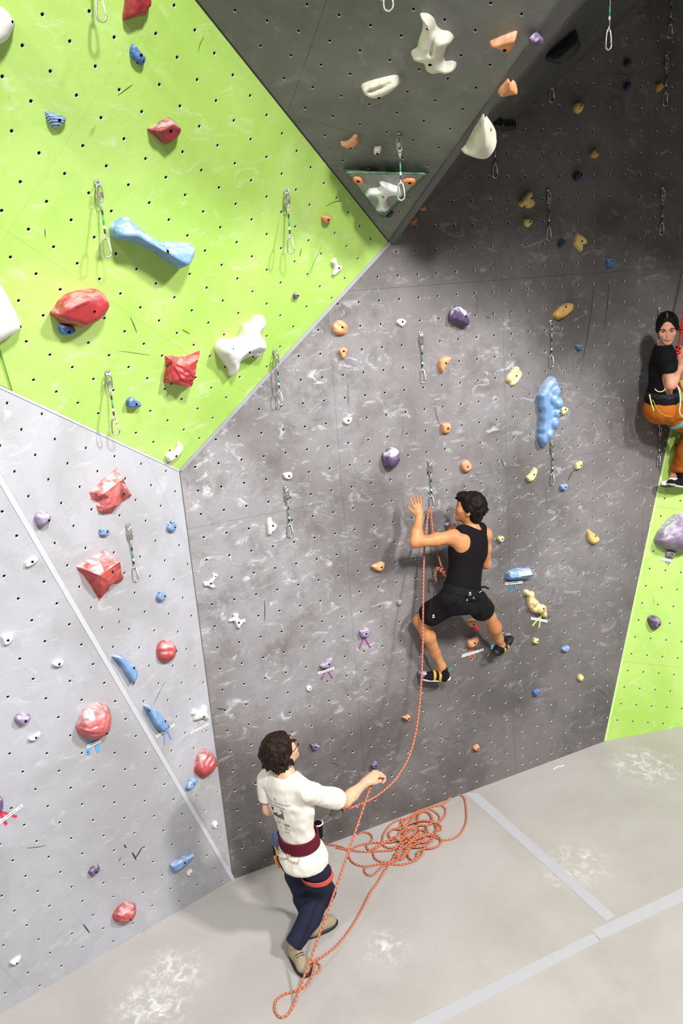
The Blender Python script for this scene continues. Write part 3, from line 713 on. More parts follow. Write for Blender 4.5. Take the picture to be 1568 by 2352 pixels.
hold('dark', 'navy', 'small dark purple hold peeping out under the tip of the triangular volume', [(770, 1310), (800, 1250), (850, 1230), (862, 1270), (840, 1300), (795, 1315)], 0.03, None, D3)
# triangular volume with its top plate
def volume():
    PLN = PL['dark']; c3 = lambda x, y, d: PLN.at(D3[0] + x / D3[2], D3[1] + y / D3[2], d)
    rim = [c3(162, 655, 0), c3(1355, 715, 0), c3(745, 1330, 0), c3(690, 1330, 0)]
    hh = 0.075
    tp = [c3(222, 705, hh), c3(1300, 722, hh), c3(762, 1262, hh), c3(648, 1250, hh)]
    root = empty('triangular_volume', np.mean(rim, 0), 'triangular plywood volume with worn green edges on the dark overhang', 'volume')
    mesh_obj('sides', rim + tp, [(k, (k + 1) % 4, 4 + (k + 1) % 4, 4 + k) for k in range(4)], R_['volumegreen'], root)
    m = np.mean(tp, 0); tp2 = [p + (m - p) * 0.0 for p in tp]
    MB().prism(tp2, PLN.n, 0.004).build('top_plate', R_['volume'], root)
    ed = MB()
    for k in range(4):
        a, b = tp[k], tp[(k + 1) % 4]; ed.tube([a, b], 0.008, 6)
    ed.build('worn_edge', R_['volumegreen'], root)
    return hh + 0.004
VH = volume()
hold('dark', 'white', 'white star shaped hold with four knuckled arms on the triangular volume', [(470, 990), (500, 945), (540, 920), (600, 912), (660, 905), (680, 870), (665, 830), (720, 818), (770, 830), (820, 850), (900, 880), (960, 890), (990, 940), (990, 1000), (960, 1030), (900, 1010), (840, 1010), (790, 1040), (765, 1090), (780, 1140), (808, 1175), (800, 1210), (740, 1228), (700, 1218), (640, 1222), (612, 1195), (640, 1150), (655, 1090), (640, 1040), (590, 1015), (540, 1020), (500, 1030), (475, 1015)], 0.05, (727, 998), D3, lift=VH, w=0.8, dens=18, bolts=[(545, 975), (933, 970)], bolt_r=0.007)
hold('dark', 'deeporange', 'left of two orange eye-like holds on the triangular volume', [(298, 785), (320, 755), (380, 752), (420, 775), (445, 805), (445, 862), (420, 870), (360, 850), (310, 820)], 0.03, (380, 800), D3, lift=VH, bolt_r=0.010)
hold('dark', 'deeporange', 'right of two orange eye-like holds on the triangular volume', [(985, 800), (1040, 775), (1120, 772), (1170, 790), (1180, 820), (1160, 860), (1090, 880), (1030, 860), (995, 830)], 0.03, (1090, 825), D3, lift=VH, bolt_r=0.010)

# ---- grey main wall, left and middle
hold('main', 'orange', 'round dimpled orange hold at the upper left of the grey wall', [(100, 330), (110, 290), (150, 250), (200, 250), (250, 290), (268, 340), (245, 385), (200, 403), (140, 400), (110, 375)], 0.055, (192, 323), M1, w=0.7, ridge=[([(150, 300), (160, 310)], -0.015, 25), ([(225, 355), (235, 350)], -0.015, 25)])
hold('main', 'orange', 'small orange skull-like hold under the round dimpled orange hold', [(162, 570), (175, 540), (220, 525), (255, 545), (258, 570), (240, 590), (240, 620), (210, 648), (195, 645), (180, 610)], 0.045, (207, 567), M1)
hold('main', 'white', 'small white shield shaped hold high on the grey wall', [(760, 268), (780, 240), (820, 232), (862, 255), (860, 275), (825, 315), (800, 310), (775, 290)], 0.03, (816, 266), M1)
hold('main', 'chalkpurple', 'craggy purple hold chalked white on top, high on the grey wall', [(1290, 240), (1300, 180), (1335, 105), (1370, 95), (1420, 115), (1470, 160), (1492, 230), (1492, 300), (1465, 315), (1420, 300), (1350, 275), (1310, 262)], 0.10, (1436, 212), M1, rough=0.14, dens=15)
hold('main', 'orange', 'orange ear shaped hold right of the upper middle quickdraw', [(1190, 690), (1200, 650), (1240, 625), (1310, 622), (1312, 655), (1270, 720), (1230, 792), (1215, 785), (1195, 740)], 0.06, (1252, 690), M1, lean=(0.3, 0))
hold('main', 'white', 'small white rounded hold left of the middle of the grey wall', [(208, 1290), (225, 1255), (260, 1243), (305, 1250), (300, 1285), (275, 1318), (240, 1322)], 0.03, (260, 1280), M1)
hold('main', 'orange', 'squarish orange hold with a hollow lower lip, above the climber', [(1217, 1330), (1225, 1305), (1290, 1303), (1322, 1330), (1320, 1380), (1290, 1410), (1240, 1412), (1222, 1385)], 0.055, (1275, 1358), M1, ridge=[([(1265, 1390), (1305, 1378)], -0.015, 16)])
hold('main', 'gold', 'golden yellow lens shaped hold below the shadow of the overhang', [(462, 95), (490, 50), (540, 5), (600, -18), (645, -10), (648, 30), (630, 65), (585, 105), (530, 133), (490, 128)], 0.06, (566, 20), M2, bolts=[(523, 120)], w=0.6)
hold('main', 'paleyellow', 'pale yellow grooved oval hold left of the bubbly blue hold', [(88, 240), (100, 190), (160, 115), (230, 30), (290, 12), (325, 30), (340, 75), (375, 120), (365, 190), (320, 270), (260, 340), (200, 370), (165, 355), (135, 310), (95, 280)], 0.05, (262, 183), M3, ridge=[([(150, 325), (250, 210), (335, 80)], -0.02, 35)])
hold('main', 'paleblue', 'tall pale blue hold made of stacked bulging bubbles', [(640, 545), (660, 490), (690, 420), (760, 290), (840, 210), (900, 187), (950, 200), (985, 250), (1010, 330), (1040, 430), (1052, 510), (1040, 570), (1070, 650), (1070, 720), (1045, 790), (1055, 850), (1030, 920), (1010, 960), (1018, 1030), (985, 1110), (965, 1160), (960, 1200), (900, 1260), (860, 1320), (830, 1370), (800, 1430), (740, 1470), (700, 1420), (650, 1330), (650, 1260), (670, 1210), (652, 1150), (670, 1080), (690, 1000), (680, 930), (690, 820), (660, 740), (660, 620)], 0.105, (968, 843), M3, dens=30, bumps=[(930, 480, 120, 0.15), (890, 600, 120, 0.15), (965, 670, 120, 0.17), (940, 850, 110, 0.14), (910, 1030, 120, 0.15), (820, 1230, 110, 0.13), (740, 1340, 100, 0.1), (740, 560, 100, 0.08), (735, 700, 90, 0.08), (740, 900, 90, 0.08), (720, 1120, 90, 0.08), (900, 300, 100, 0.09)])
hold('main', 'paleyellow', 'small pale yellow hold peeping out right of the bubbly blue hold', [(1050, 780), (1080, 745), (1150, 740), (1200, 765), (1195, 800), (1140, 870), (1095, 890), (1062, 860)], 0.05, (1130, 785), M3)
hold('main', 'paleyellow', 'curved pale yellow hold lower left of the bubbly blue hold', [(445, 2000), (500, 1950), (560, 1870), (590, 1828), (640, 1850), (640, 1920), (600, 2020), (540, 2090), (490, 2085), (465, 2050)], 0.05, (565, 1952), M3, bolts=[(530, 2060)])
hold('main', 'paleyellow', 'squarish pale yellow hold lower right of the bubbly blue hold', [(1325, 1790), (1345, 1750), (1430, 1712), (1455, 1735), (1450, 1815), (1400, 1860), (1345, 1870), (1325, 1840)], 0.045, (1413, 1790), M3)
hold('main', 'paleblue', 'small pale blue block hold under the squarish pale yellow hold', [(1055, 2190), (1070, 2140), (1175, 2125), (1180, 2155), (1160, 2230), (1120, 2240), (1065, 2225)], 0.05, (1130, 2180), M3)
hold('main', 'orange', 'small orange hold directly above the climber\'s head', [(545, 960), (555, 940), (580, 937), (597, 965), (590, 985), (565, 995), (550, 980)], 0.05, (572, 967), M4)
hold('main', 'chalkpurple', 'round purple ball hold with a white chalked crown', [(183, 925), (190, 900), (215, 880), (255, 885), (265, 915), (262, 950), (235, 978), (210, 980), (190, 960)], 0.11, (252, 935), M4, w=1.0, bolt_r=0.006)
hold('main', 'white', 'tiny white hold just above the quickdraw left of the climber', [(1298, 1000), (1310, 995), (1338, 993), (1342, 1015), (1325, 1027), (1305, 1020)], 0.03, (1324, 1010), M13)
hold('main', 'white', 'white teardrop hold left of the quickdraw on the chalky grey area', [(68, 130), (85, 65), (115, 45), (140, 60), (155, 100), (212, 160), (205, 200), (150, 270), (115, 295), (90, 285), (80, 200)], 0.04, (150, 160), M5, bolts=[(138, 240)])
hold('main', 'white', 'white forked bone hold near the left edge of the grey wall', [(62, 470), (85, 440), (180, 440), (230, 395), (268, 340), (270, 265), (295, 248), (330, 270), (395, 285), (390, 325), (330, 400), (275, 470), (265, 510), (330, 530), (330, 570), (280, 605), (240, 595), (190, 560), (140, 553), (95, 558), (70, 520)], 0.03, (222, 485), M6, bolts=[(328, 322)], w=0.9, dens=16)
hold('main', 'white', 'white four-armed bone hold below the white forked bone hold', [(635, 1330), (645, 1295), (700, 1275), (745, 1230), (725, 1195), (760, 1160), (820, 1155), (862, 1185), (855, 1240), (880, 1290), (930, 1310), (990, 1285), (1020, 1320), (1010, 1365), (950, 1410), (905, 1450), (900, 1495), (860, 1508), (815, 1480), (790, 1420), (760, 1360), (720, 1345), (670, 1365), (640, 1350)], 0.035, (852, 1360), M6, bolts=[(955, 1358)], w=0.9, dens=16)
hold('main', 'lilac', 'chalked purple hold with two bare magenta tapes under it', [(1160, 280), (1190, 215), (1320, 180), (1385, 230), (1385, 310), (1330, 370), (1260, 385), (1200, 375)], 0.05, (1288, 298), M7)
hold('main', 'lilac', 'half-moon purple hold above a white route label on magenta tape', [(375, 945), (400, 915), (500, 840), (600, 755), (625, 810), (632, 880), (600, 935), (530, 980), (440, 1005), (400, 985)], 0.055, (545, 900), M7)
hold('main', 'white', 'tiny round white button hold on the chalky grey wall', [(110, 1395), (130, 1355), (175, 1340), (215, 1360), (222, 1410), (200, 1450), (160, 1460), (122, 1440)], 0.025, (178, 1405), M7, bolt_r=0.006)
hold('main', 'orange', 'pale orange crescent hold left of the climber\'s waist', [(133, 250), (145, 240), (180, 227), (198, 232), (195, 255), (178, 273), (155, 268)], 0.045, (178, 252), M8)
hold('main', 'lilac', 'tiny chalked purple nub left of the climber\'s shorts', [(253, 415), (258, 405), (275, 405), (278, 420), (265, 430), (256, 425)], 0.03, None, M8)
hold('main', 'lilac', 'chalked purple hold under the climber\'s chin', [(470, 60), (478, 48), (500, 42), (522, 46), (530, 62), (515, 74), (488, 74)], 0.06, None, M8)
hold('main', 'paleyellow', 'tiny five-sided yellow hold right of the climber\'s shoulder', [(100, 300), (120, 262), (185, 270), (190, 300), (170, 335), (140, 342)], 0.045, (157, 298), M9, sharp=True)
hold('main', 'yellow', 'yellow wedge hold with a chalk halo right of the climber', [(1180, 255), (1185, 210), (1210, 190), (1250, 215), (1335, 290), (1330, 320), (1300, 355), (1270, 365), (1230, 350), (1195, 310)], 0.05, (1270, 263), M9, bolts=[(1285, 337)])
crystal('main', 'paleblue', 'blue slab hold with a chalked top face and a white label under it', [(195, 770), (205, 710), (240, 680), (350, 650), (490, 645), (505, 665), (510, 770), (490, 788), (400, 785), (280, 795), (200, 780)], [(240, 760, 0.08), (330, 738, 0.11), (492, 712, 0.11), (240, 700, 0.06), (480, 660, 0.07)], M9, edges=[(0, 1), (1, 2), (3, 4), (0, 3), (2, 4)], grooves=0.003)
hold('main', 'paleyellow', 'knobbly pale yellow hold shaped like a seated creature', [(425, 945), (440, 912), (480, 910), (500, 930), (545, 930), (555, 985), (560, 1010), (600, 1045), (620, 1080), (660, 1085), (695, 1110), (700, 1160), (705, 1220), (685, 1248), (640, 1225), (620, 1195), (560, 1190), (520, 1170), (490, 1130), (470, 1090), (465, 1040), (465, 990), (435, 975)], 0.06, (627, 1120), M9, dens=18, bumps=[(465, 945, 42, 0.06), (540, 1060, 60, 0.09), (620, 1125, 75, 0.1), (505, 1110, 40, 0.07), (670, 1200, 38, 0.06)])
hold('main', 'paleyellow', 'tiny yellow cube hold below the knobbly pale yellow hold', [(530, 1530), (545, 1485), (605, 1495), (600, 1550), (570, 1558), (535, 1550)], 0.045, (580, 1525), M9, sharp=True)
hold('main', 'paleblue', 'small blue hold right of the climber\'s outer foot', [(1008, 628), (1020, 615), (1040, 613), (1045, 625), (1030, 642), (1012, 638)], 0.045, None, M8)
hold('main', 'paleyellow', 'small pale yellow pebble hold low on the right of the grey wall', [(1082, 765), (1085, 750), (1098, 744), (1110, 755), (1108, 770), (1095, 776)], 0.04, (1102, 765), M8, bolt_r=0.006)
hold('main', 'blue', 'small blue hold low on the grey wall, right below the climber', [(876, 830), (882, 815), (905, 812), (910, 825), (900, 840), (882, 842)], 0.045, (903, 826), M8, bolt_r=0.006)
hold('main', 'orange', 'brownish orange hold with a red tape loop, between the climber\'s legs', [(885, 55), (900, 25), (940, 10), (990, 12), (1008, 40), (985, 80), (945, 107), (915, 85)], 0.06, (957, 63), M10)
hold('main', 'orange', 'oval orange hold above the route label between the climber\'s legs', [(888, 310), (905, 260), (970, 228), (1020, 230), (1033, 265), (1000, 320), (950, 352), (905, 340)], 0.06, (970, 288), M10)
hold('main', 'orange', 'small pointed orange hold left of the hanging rope', [(115, 1185), (140, 1170), (205, 1155), (210, 1200), (190, 1230), (150, 1210)], 0.045, (185, 1195), M10)
hold('main', 'orange', 'small pitted orange hold low on the grey wall near the floor', [(962, 1560), (985, 1520), (1030, 1510), (1045, 1545), (1040, 1575), (1000, 1588)], 0.045, (1018, 1555), M10)
hold('main', 'purple', 'purple foothold under the climber\'s left shoe', [(300, 690), (302, 640), (330, 625), (400, 622), (415, 660), (400, 720), (330, 735)], 0.10, None, M10)
hold('main', 'lilac', 'grey purple foothold under the climber\'s right shoe', [(1345, 215), (1360, 180), (1395, 178), (1435, 205), (1440, 250), (1400, 265), (1360, 250)], 0.07, None, M10)
hold('main', 'purple', 'flat purple hold right of the standing belayer\'s head', [(697, 270), (720, 258), (805, 280), (800, 305), (750, 337), (715, 325)], 0.045, (752, 295), M11)
hold('main', 'purple', 'small purple hold just above the belayer\'s raised hand', [(1175, 125), (1210, 75), (1280, 60), (1312, 120), (1295, 170), (1240, 195), (1185, 175)], 0.05, (1255, 135), M12, sharp=True)
# ---- grey main wall, shaded upper right
hold('main', 'yellow', 'yellow egg shaped hold highest of the yellow holds left of the seam', [(577, 380), (590, 340), (625, 332), (665, 355), (655, 410), (625, 437), (590, 420)], 0.055, (630, 370), U1)
hold('main', 'gold', 'small squarish yellow hold above the navy hold in the shade', [(728, 800), (740, 765), (775, 758), (797, 775), (795, 825), (765, 840), (735, 825)], 0.055, (778, 787), U1)
hold('main', 'navy', 'navy hold in the shade below the small squarish yellow hold', [(577, 1000), (590, 970), (625, 958), (655, 980), (645, 1020), (610, 1045), (582, 1030)], 0.055, (635, 990), U1)
hold('main', 'yellow', 'yellow heart shaped hold left of a hanging quickdraw in the shade', [(212, 350), (250, 290), (310, 215), (345, 197), (370, 225), (375, 285), (405, 335), (395, 380), (340, 412), (300, 405), (285, 370), (262, 395), (230, 390)], 0.05, (345, 297), U2)
hold('main', 'yellow', 'small round yellow hold under the yellow heart shaped hold', [(267, 580), (275, 540), (320, 532), (365, 555), (362, 600), (325, 640), (285, 620)], 0.045, (330, 577), U2)
hold('main', 'yellow', 'yellow shark-tooth hold in the shade below the overhang', [(865, 810), (880, 750), (905, 702), (960, 725), (1015, 775), (1030, 830), (1000, 848), (980, 850), (972, 925), (945, 935), (905, 895), (870, 850)], 0.05, (953, 808), U2)
hold('main', 'navy', 'small navy hold left of the yellow shark-tooth hold', [(680, 850), (700, 800), (735, 775), (760, 800), (740, 855), (700, 872)], 0.05, (735, 820), U2, bolt_r=0.006)
hold('main', 'blue', 'blue shield shaped hold right of the yellow shark-tooth hold', [(1250, 1050), (1260, 1015), (1320, 1010), (1358, 1025), (1350, 1080), (1300, 1125), (1260, 1105)], 0.05, (1317, 1047), U2)
hold('main', 'navy', 'upper of two navy oval holds stacked near the top right', [(455, 1195), (480, 1140), (535, 1110), (578, 1140), (575, 1200), (540, 1260), (490, 1265), (462, 1235)], 0.05, (552, 1150), U3, bolt_r=0.006)
hold('main', 'navy', 'lower of two navy oval holds stacked near the top right', [(455, 1640), (480, 1570), (530, 1540), (570, 1570), (568, 1640), (540, 1700), (500, 1712), (465, 1690)], 0.05, (540, 1585), U3, bolt_r=0.006)
hold('main', 'gold', 'yellow hold close beside the quickdraw at the top right', [(1045, 1620), (1070, 1575), (1130, 1542), (1175, 1565), (1182, 1640), (1140, 1700), (1085, 1735), (1060, 1710)], 0.05, (1148, 1597), U3, bolt_r=0.006)
hold('main', 'blue', 'tiny bright blue hold right of the quickdraw under the golden hold', [(666, 375), (672, 358), (720, 362), (718, 395), (705, 408), (680, 400)], 0.045, (702, 380), M2, bolt_r=0.006)

# ---- pale walls on the left
crystal('left2', 'pink', 'upper of two jagged red crystal holds on the pale wall, heavily chalked', [(818, 1388), (880, 1340), (965, 1240), (1030, 1200), (1070, 1158), (1110, 1250), (1150, 1310), (1212, 1415), (1190, 1430), (1120, 1480), (1060, 1530), (1020, 1585), (950, 1590), (900, 1568), (882, 1510), (885, 1470), (845, 1455)], [(905, 1393, 0.10), (1040, 1283, 0.12), (1108, 1262, 0.06), (950, 1420, 0.09), (1160, 1400, 0.06), (930, 1540, 0.07), (1030, 1500, 0.09)], S3, edges=[(0, 1), (1, 2), (0, 3), (3, 5), (3, 6)], bolts=[(1085, 1400, 0.095), (862, 1400, 0.05)], grooves=0.005)
crystal('left2', 'coral', 'lower of two jagged red crystal holds, a block with a chalked top', [(697, 505), (760, 460), (850, 410), (950, 343), (1040, 435), (1060, 490), (1110, 540), (1138, 600), (1120, 630), (1080, 660), (1010, 665), (1000, 710), (990, 760), (970, 785), (930, 790), (905, 822), (885, 760), (830, 670), (770, 590), (715, 530)], [(842, 572, 0.15), (1028, 445, 0.14), (895, 730, 0.08), (1090, 590, 0.07), (975, 660, 0.09), (720, 508, 0.03), (930, 620, 0.13)], S4, edges=[(0, 1), (0, 2), (5, 0), (1, 3), (0, 6), (6, 4)], bolts=[(963, 537, 0.14)], grooves=0.004)
hold('left2', 'lilac', 'rounded lilac hold high on the pale wall beside the crease', [(312, 50), (330, 10), (380, -5), (430, 0), (455, 40), (445, 90), (400, 130), (370, 147), (330, 120)], 0.08, (413, 73), S4, w=0.9)
hold('left2', 'stripe', 'tiny blue notched hold between the two red crystal holds', [(903, 165), (935, 160), (1000, 165), (990, 200), (965, 220), (910, 212), (915, 190)], 0.04, (967, 180), S4, bolt_r=0.007)
hold('left2', 'stripe', 'small striped blue hold near the edge of the grey wall, upper one', [(763, 75), (770, 55), (790, 40), (805, 60), (800, 85), (775, 90)], 0.05, (792, 70), S10, bolt_r=0.007)
hold('left2', 'stripe', 'small striped blue shell hold right of the lower red crystal hold', [(1430, 775), (1450, 740), (1490, 738), (1520, 765), (1500, 805), (1465, 820), (1435, 800)], 0.05, (1490, 770), S4, bolt_r=0.007)
hold('left', 'white', 'small white quadrilateral hold left of the crease, highest of the white ones', [(230, 465), (265, 425), (330, 408), (347, 435), (310, 475), (240, 507)], 0.035, (288, 450), S4)
hold('left', 'white', 'white shield hold at the left edge of the pale wall', [(8, 1135), (60, 1115), (120, 1112), (122, 1160), (90, 1205), (40, 1225), (20, 1190)], 0.035, (65, 1170), S4)
hold('left', 'white', 'small white almond shaped hold on the pale lower wall', [(478, 1390), (510, 1360), (545, 1347), (585, 1365), (570, 1405), (530, 1420), (490, 1415)], 0.035, (535, 1388), S4)
hold('left2', 'coral', 'red cracked ball hold on the pale wall above the blue fins', [(717, 640), (722, 610), (745, 590), (785, 590), (805, 625), (803, 650), (785, 680), (750, 690), (725, 675)], 0.10, (795, 635), S10, w=1.0, ridge=[([(720, 640), (760, 632), (800, 645)], -0.012, 6), ([(755, 640), (765, 680)], -0.01, 5)], dens=15)
hold('left2', 'paleblue', 'upper of two long blue fin shaped holds on the pale wall', [(1020, 1325), (1060, 1305), (1110, 1315), (1170, 1365), (1215, 1400), (1245, 1460), (1235, 1530), (1205, 1572), (1180, 1545), (1140, 1480), (1090, 1400)], 0.07, (1195, 1425), S4, lean=(0.2, 0))
hold('left2', 'paleblue', 'lower of two long blue fin shaped holds, with a label under it', [(190, 390), (225, 368), (290, 400), (380, 460), (450, 540), (510, 620), (568, 690), (550, 730), (500, 760), (440, 790), (390, 750), (340, 690), (290, 610), (230, 500), (200, 440)], 0.075, (465, 618), S8, bolts=[(232, 458), (512, 685)], dens=14)
hold('left2', 'white', 'white two-lobed hold at the edge of the pale wall beside the grey wall', [(905, 530), (920, 470), (945, 430), (1000, 450), (1045, 475), (1065, 410), (1100, 385), (1142, 400), (1145, 500), (1170, 545), (1160, 590), (1130, 618), (1085, 590), (1030, 605), (980, 622), (935, 615), (930, 545)], 0.045, (1065, 553), S8, w=0.8, dens=14)
hold('left2', 'coral', 'red veined potato shaped hold at the edge of the pale wall', [(948, 1340), (960, 1270), (990, 1150), (1050, 1065), (1110, 1038), (1180, 1065), (1240, 1130), (1280, 1210), (1275, 1290), (1230, 1370), (1160, 1440), (1080, 1480), (1010, 1450), (960, 1400)], 0.10, (1240, 1285), S8, w=1.0, dens=16, ridge=[([(1040, 1330), (1060, 1230), (1110, 1160)], -0.015, 22), ([(1120, 1260), (1150, 1220)], -0.012, 20), ([(1160, 1310), (1260, 1230)], -0.012, 18)], bolt_r=0.007)
hold('left', 'lilac', 'rounded purple hold low at the left on the pale wall', [(128, 325), (150, 290), (210, 275), (270, 290), (278, 325), (235, 370), (185, 390), (140, 360)], 0.065, (218, 333), S5, w=0.9)
hold('left', 'white', 'white half-moon hold under the rounded purple hold', [(258, 510), (300, 480), (360, 447), (373, 465), (350, 500), (310, 528), (270, 528)], 0.035, (322, 495), S5)
hold('left', 'pink', 'large red and white shell shaped hold with wavy lines', [(697, 420), (705, 370), (740, 280), (800, 215), (880, 185), (970, 200), (1010, 260), (1020, 340), (1005, 420), (970, 470), (900, 510), (830, 520), (770, 505), (720, 465)], 0.15, (948, 433), S5, w=1.0, dens=22, ridge=[([(710, 380), (790, 385), (850, 350)], -0.012, 9), ([(720, 420), (800, 435), (870, 430)], -0.012, 9), ([(735, 330), (775, 315)], -0.01, 8), ([(960, 250), (930, 340), (900, 420)], -0.01, 9), ([(1000, 270), (985, 330)], -0.01, 8), ([(780, 480), (870, 490), (960, 450)], -0.012, 9)], bolts=[(985, 452)])
hold('left', 'purple', 'purple hold cut off by the left edge above a red taped label', [(-60, 1080), (0, 1040), (20, 1070), (30, 1110), (18, 1160), (0, 1185), (-60, 1190), (-80, 1130)], 0.06, None, S5)
hold('left2', 'paleblue', 'small blue hold below the red veined potato shaped hold', [(850, 90), (860, 60), (885, 42), (900, 45), (893, 75), (870, 98), (855, 98)], 0.05, (880, 70), S11, bolt_r=0.007)
hold('left2', 'white', 'tiny white hold low in the corner between pale and grey walls', [(1412, 270), (1425, 250), (1445, 247), (1447, 275), (1430, 300), (1417, 290)], 0.03, (1438, 275), S9, bolt_r=0.006)
hold('left', 'purple', 'rectangular purple hold low on the pale wall', [(588, 580), (620, 545), (645, 533), (665, 560), (650, 590), (605, 613)], 0.045, (632, 578), S9)
hold('left', 'paleblue', 'long blue fish-tail hold low on the pale wall', [(1130, 545), (1150, 520), (1220, 480), (1290, 452), (1293, 470), (1250, 520), (1200, 560), (1155, 585)], 0.06, (1220, 515), S9)
hold('left', 'white', 'tiny white hold under the long blue fish-tail hold', [(1240, 590), (1255, 572), (1280, 565), (1280, 595), (1255, 615), (1242, 605)], 0.03, (1265, 592), S9, bolt_r=0.006)
hold('left', 'coral', 'red veined boulder hold just above the floor line', [(750, 880), (760, 850), (810, 800), (880, 790), (903, 810), (905, 850), (880, 900), (830, 922), (780, 922), (755, 905)], 0.095, (852, 885), S9, w=0.9, dens=15, ridge=[([(760, 870), (820, 885), (880, 870)], -0.012, 8), ([(810, 810), (860, 830), (900, 815)], -0.012, 10)], bolt_r=0.007)
hold('left', 'white', 'small white crescent hold at the bottom left above the floor', [(63, 1190), (90, 1165), (137, 1142), (130, 1175), (105, 1203), (75, 1205)], 0.035, (107, 1187), S9, bolt_r=0.007)
# ---- green wall at the right edge
hold('green2', 'lilac', 'huge purple boulder hold at the right edge of the picture', [(945, 640), (960, 580), (1000, 480), (1080, 370), (1180, 260), (1280, 180), (1380, 135), (1480, 150), (1600, 250), (1650, 450), (1640, 700), (1580, 800), (1480, 820), (1420, 852), (1330, 840), (1240, 800), (1130, 790), (1040, 755), (975, 710)], 0.22, (1462, 625), G1, w=1.0, dens=20, lean=(0.1, -0.2))
hold('green2', 'purple', 'smooth purple potato hold on the green wall at the right', [(828, 2060), (845, 2010), (905, 1980), (980, 1990), (1050, 2040), (1078, 2100), (1060, 2160), (1010, 2220), (950, 2247), (890, 2210), (850, 2140)], 0.09, (1010, 2135), G1, w=1.0)
hold('green2', 'lilac', 'small pale lilac block hold under the huge purple boulder hold', [(1150, 890), (1190, 820), (1330, 850), (1320, 910), (1270, 960), (1220, 930), (1160, 930)], 0.045, (1257, 882), G1, bolt_r=0.007)

# ================================================================= route labels and tapes
M_PAPER = plain('label_paper', srgb(238, 238, 240), 0.7, 0, 0.03)
M_INK = plain('marker_ink', srgb(46, 40, 40), 0.7)
TAPE = {k: plain('tape_' + k, srgb(*c), 0.5) for k, c in {'red': (236, 46, 40), 'orange': (248, 84, 24), 'magenta': (150, 58, 138), 'teal': (38, 142, 172), 'lime': (198, 226, 110), 'sky': (92, 168, 226), 'violetblue': (118, 148, 232), 'grey': (186, 184, 180), 'crimson': (240, 44, 84), 'mauve': (150, 120, 140)}.items()}
def text_mesh(txt):
    cu = bpy.data.curves.new('lettering', 'FONT'); cu.body = txt; cu.size = 1.0; cu.resolution_u = 2
    o = bpy.data.objects.new('lettering', cu); COL.objects.link(o); bpy.context.view_layer.update()
    dg = bpy.context.evaluated_depsgraph_get(); me = bpy.data.meshes.new_from_object(o.evaluated_get(dg))
    V = np.array([list(v.co) for v in me.vertices]); Fc = [list(p.vertices) for p in me.polygons]
    bpy.data.objects.remove(o); bpy.data.meshes.remove(me); return V, Fc
def route_tag(pl, label, T, corners=None, txt=None, tapes=(), tcol='red', marks=(), d=0.012):
    """corners: bottom-left, bottom-right, top-right, top-left of the paper; tapes = (from, to, width_px)"""
    PLN = PL[pl]; conv = lambda q: (T[0] + q[0] / T[2], T[1] + q[1] / T[2]); P = lambda q, dd: PLN.at(*conv(q), dd)
    ref = corners[0] if corners else tapes[0][0]
    root = empty('route_label' if corners else 'marking_tape', P(ref, 0), label, 'route label' if corners else 'tape')
    for (a, b, w) in tapes:
        A, B = P(a, 0.003), P(b, 0.004); t = unit(B - A); s = np.cross(PLN.n, t); ww = np.linalg.norm(P((a[0] + w, a[1]), 0.003) - A) / 2
        MB().box((A + B) / 2, (B - A) / 2, s * ww, PLN.n * 0.0008).build('tape', TAPE[tcol], root)
    if corners:
        C = [P(q, d * (0.4 if k in (0, 3) else 1.0)) for k, q in enumerate(corners)]
        MB().prism(C, PLN.n, 0.0008).build('paper', M_PAPER, root)
        V, Fc = text_mesh(txt); lo, hi = V.min(0), V.max(0); u = (V[:, 0] - lo[0]) / (hi[0] - lo[0]) * 0.9 + 0.05; v = (V[:, 1] - lo[1]) / (hi[1] - lo[1]) * 0.62 + 0.19
        C = [c + PLN.n * 0.0016 for c in C]
        W = [(1 - b) * ((1 - a) * C[0] + a * C[1]) + b * ((1 - a) * C[3] + a * C[2]) for a, b in zip(u, v)]
        mesh_obj('lettering', W, Fc, M_INK, root)
    for q, txt2, w in marks:
        V, Fc = text_mesh(txt2); V = (V - (V.min(0) + V.max(0)) / 2); V = V / (V.max(0)[0] * 2); c = P(q, 0.0055); s = np.linalg.norm(P((q[0] + w, q[1]), 0.0055) - c)
        mesh_obj('lettering', [c + s * (p[0] * PLN.e1 + p[1] * PLN.e2) for p in V], Fc, M_INK, root)
    return root
route_tag('main', 'white label on orange tape under the oval orange hold between the climber\'s legs', M10, [(834, 472), (1100, 390), (1096, 360), (842, 438)], 'DIFFERING  5.8', [((945, 352), (930, 484), 13), ((957, 352), (992, 484), 13)], 'orange')
route_tag('main', 'looped red tape hanging from the brownish orange hold', M10, tapes=[((985, 80), (1030, 130), 14), ((1010, 85), (1040, 120), 12), ((1030, 125), (1058, 158), 14)], tcol='red')
route_tag('main', 'white label on magenta tape under the half-moon purple hold', M7, [(350, 1125), (680, 1020), (668, 972), (340, 1075)], 'HETTERVENIA', [((515, 985), (420, 1225), 26), ((540, 1040), (640, 1205), 26)], 'magenta', [((428, 1195), 'x', 26)])
route_tag('main', 'bare pair of magenta tapes under the chalked purple hold', M7, tapes=[((1262, 390), (1172, 615), 26), ((1285, 395), (1395, 590), 26)], tcol='magenta')
route_tag('main', 'white label on teal tape under the blue slab hold', M9, [(205, 855), (415, 835), (417, 800), (204, 822)], 'Dount De Count  5.8', [((293, 795), (265, 945), 15), ((318, 795), (342, 928), 15)], 'teal')
route_tag('main', 'tilted white label on lime tape under the knobbly pale yellow hold', M9, [(514, 1270), (710, 1307), (717, 1277), (520, 1237)], 'The Wheels Lot 5.8', [((635, 1225), (535, 1345), 15), ((640, 1225), (612, 1370), 15)], 'lime', [((613, 1352), ':', 4)])
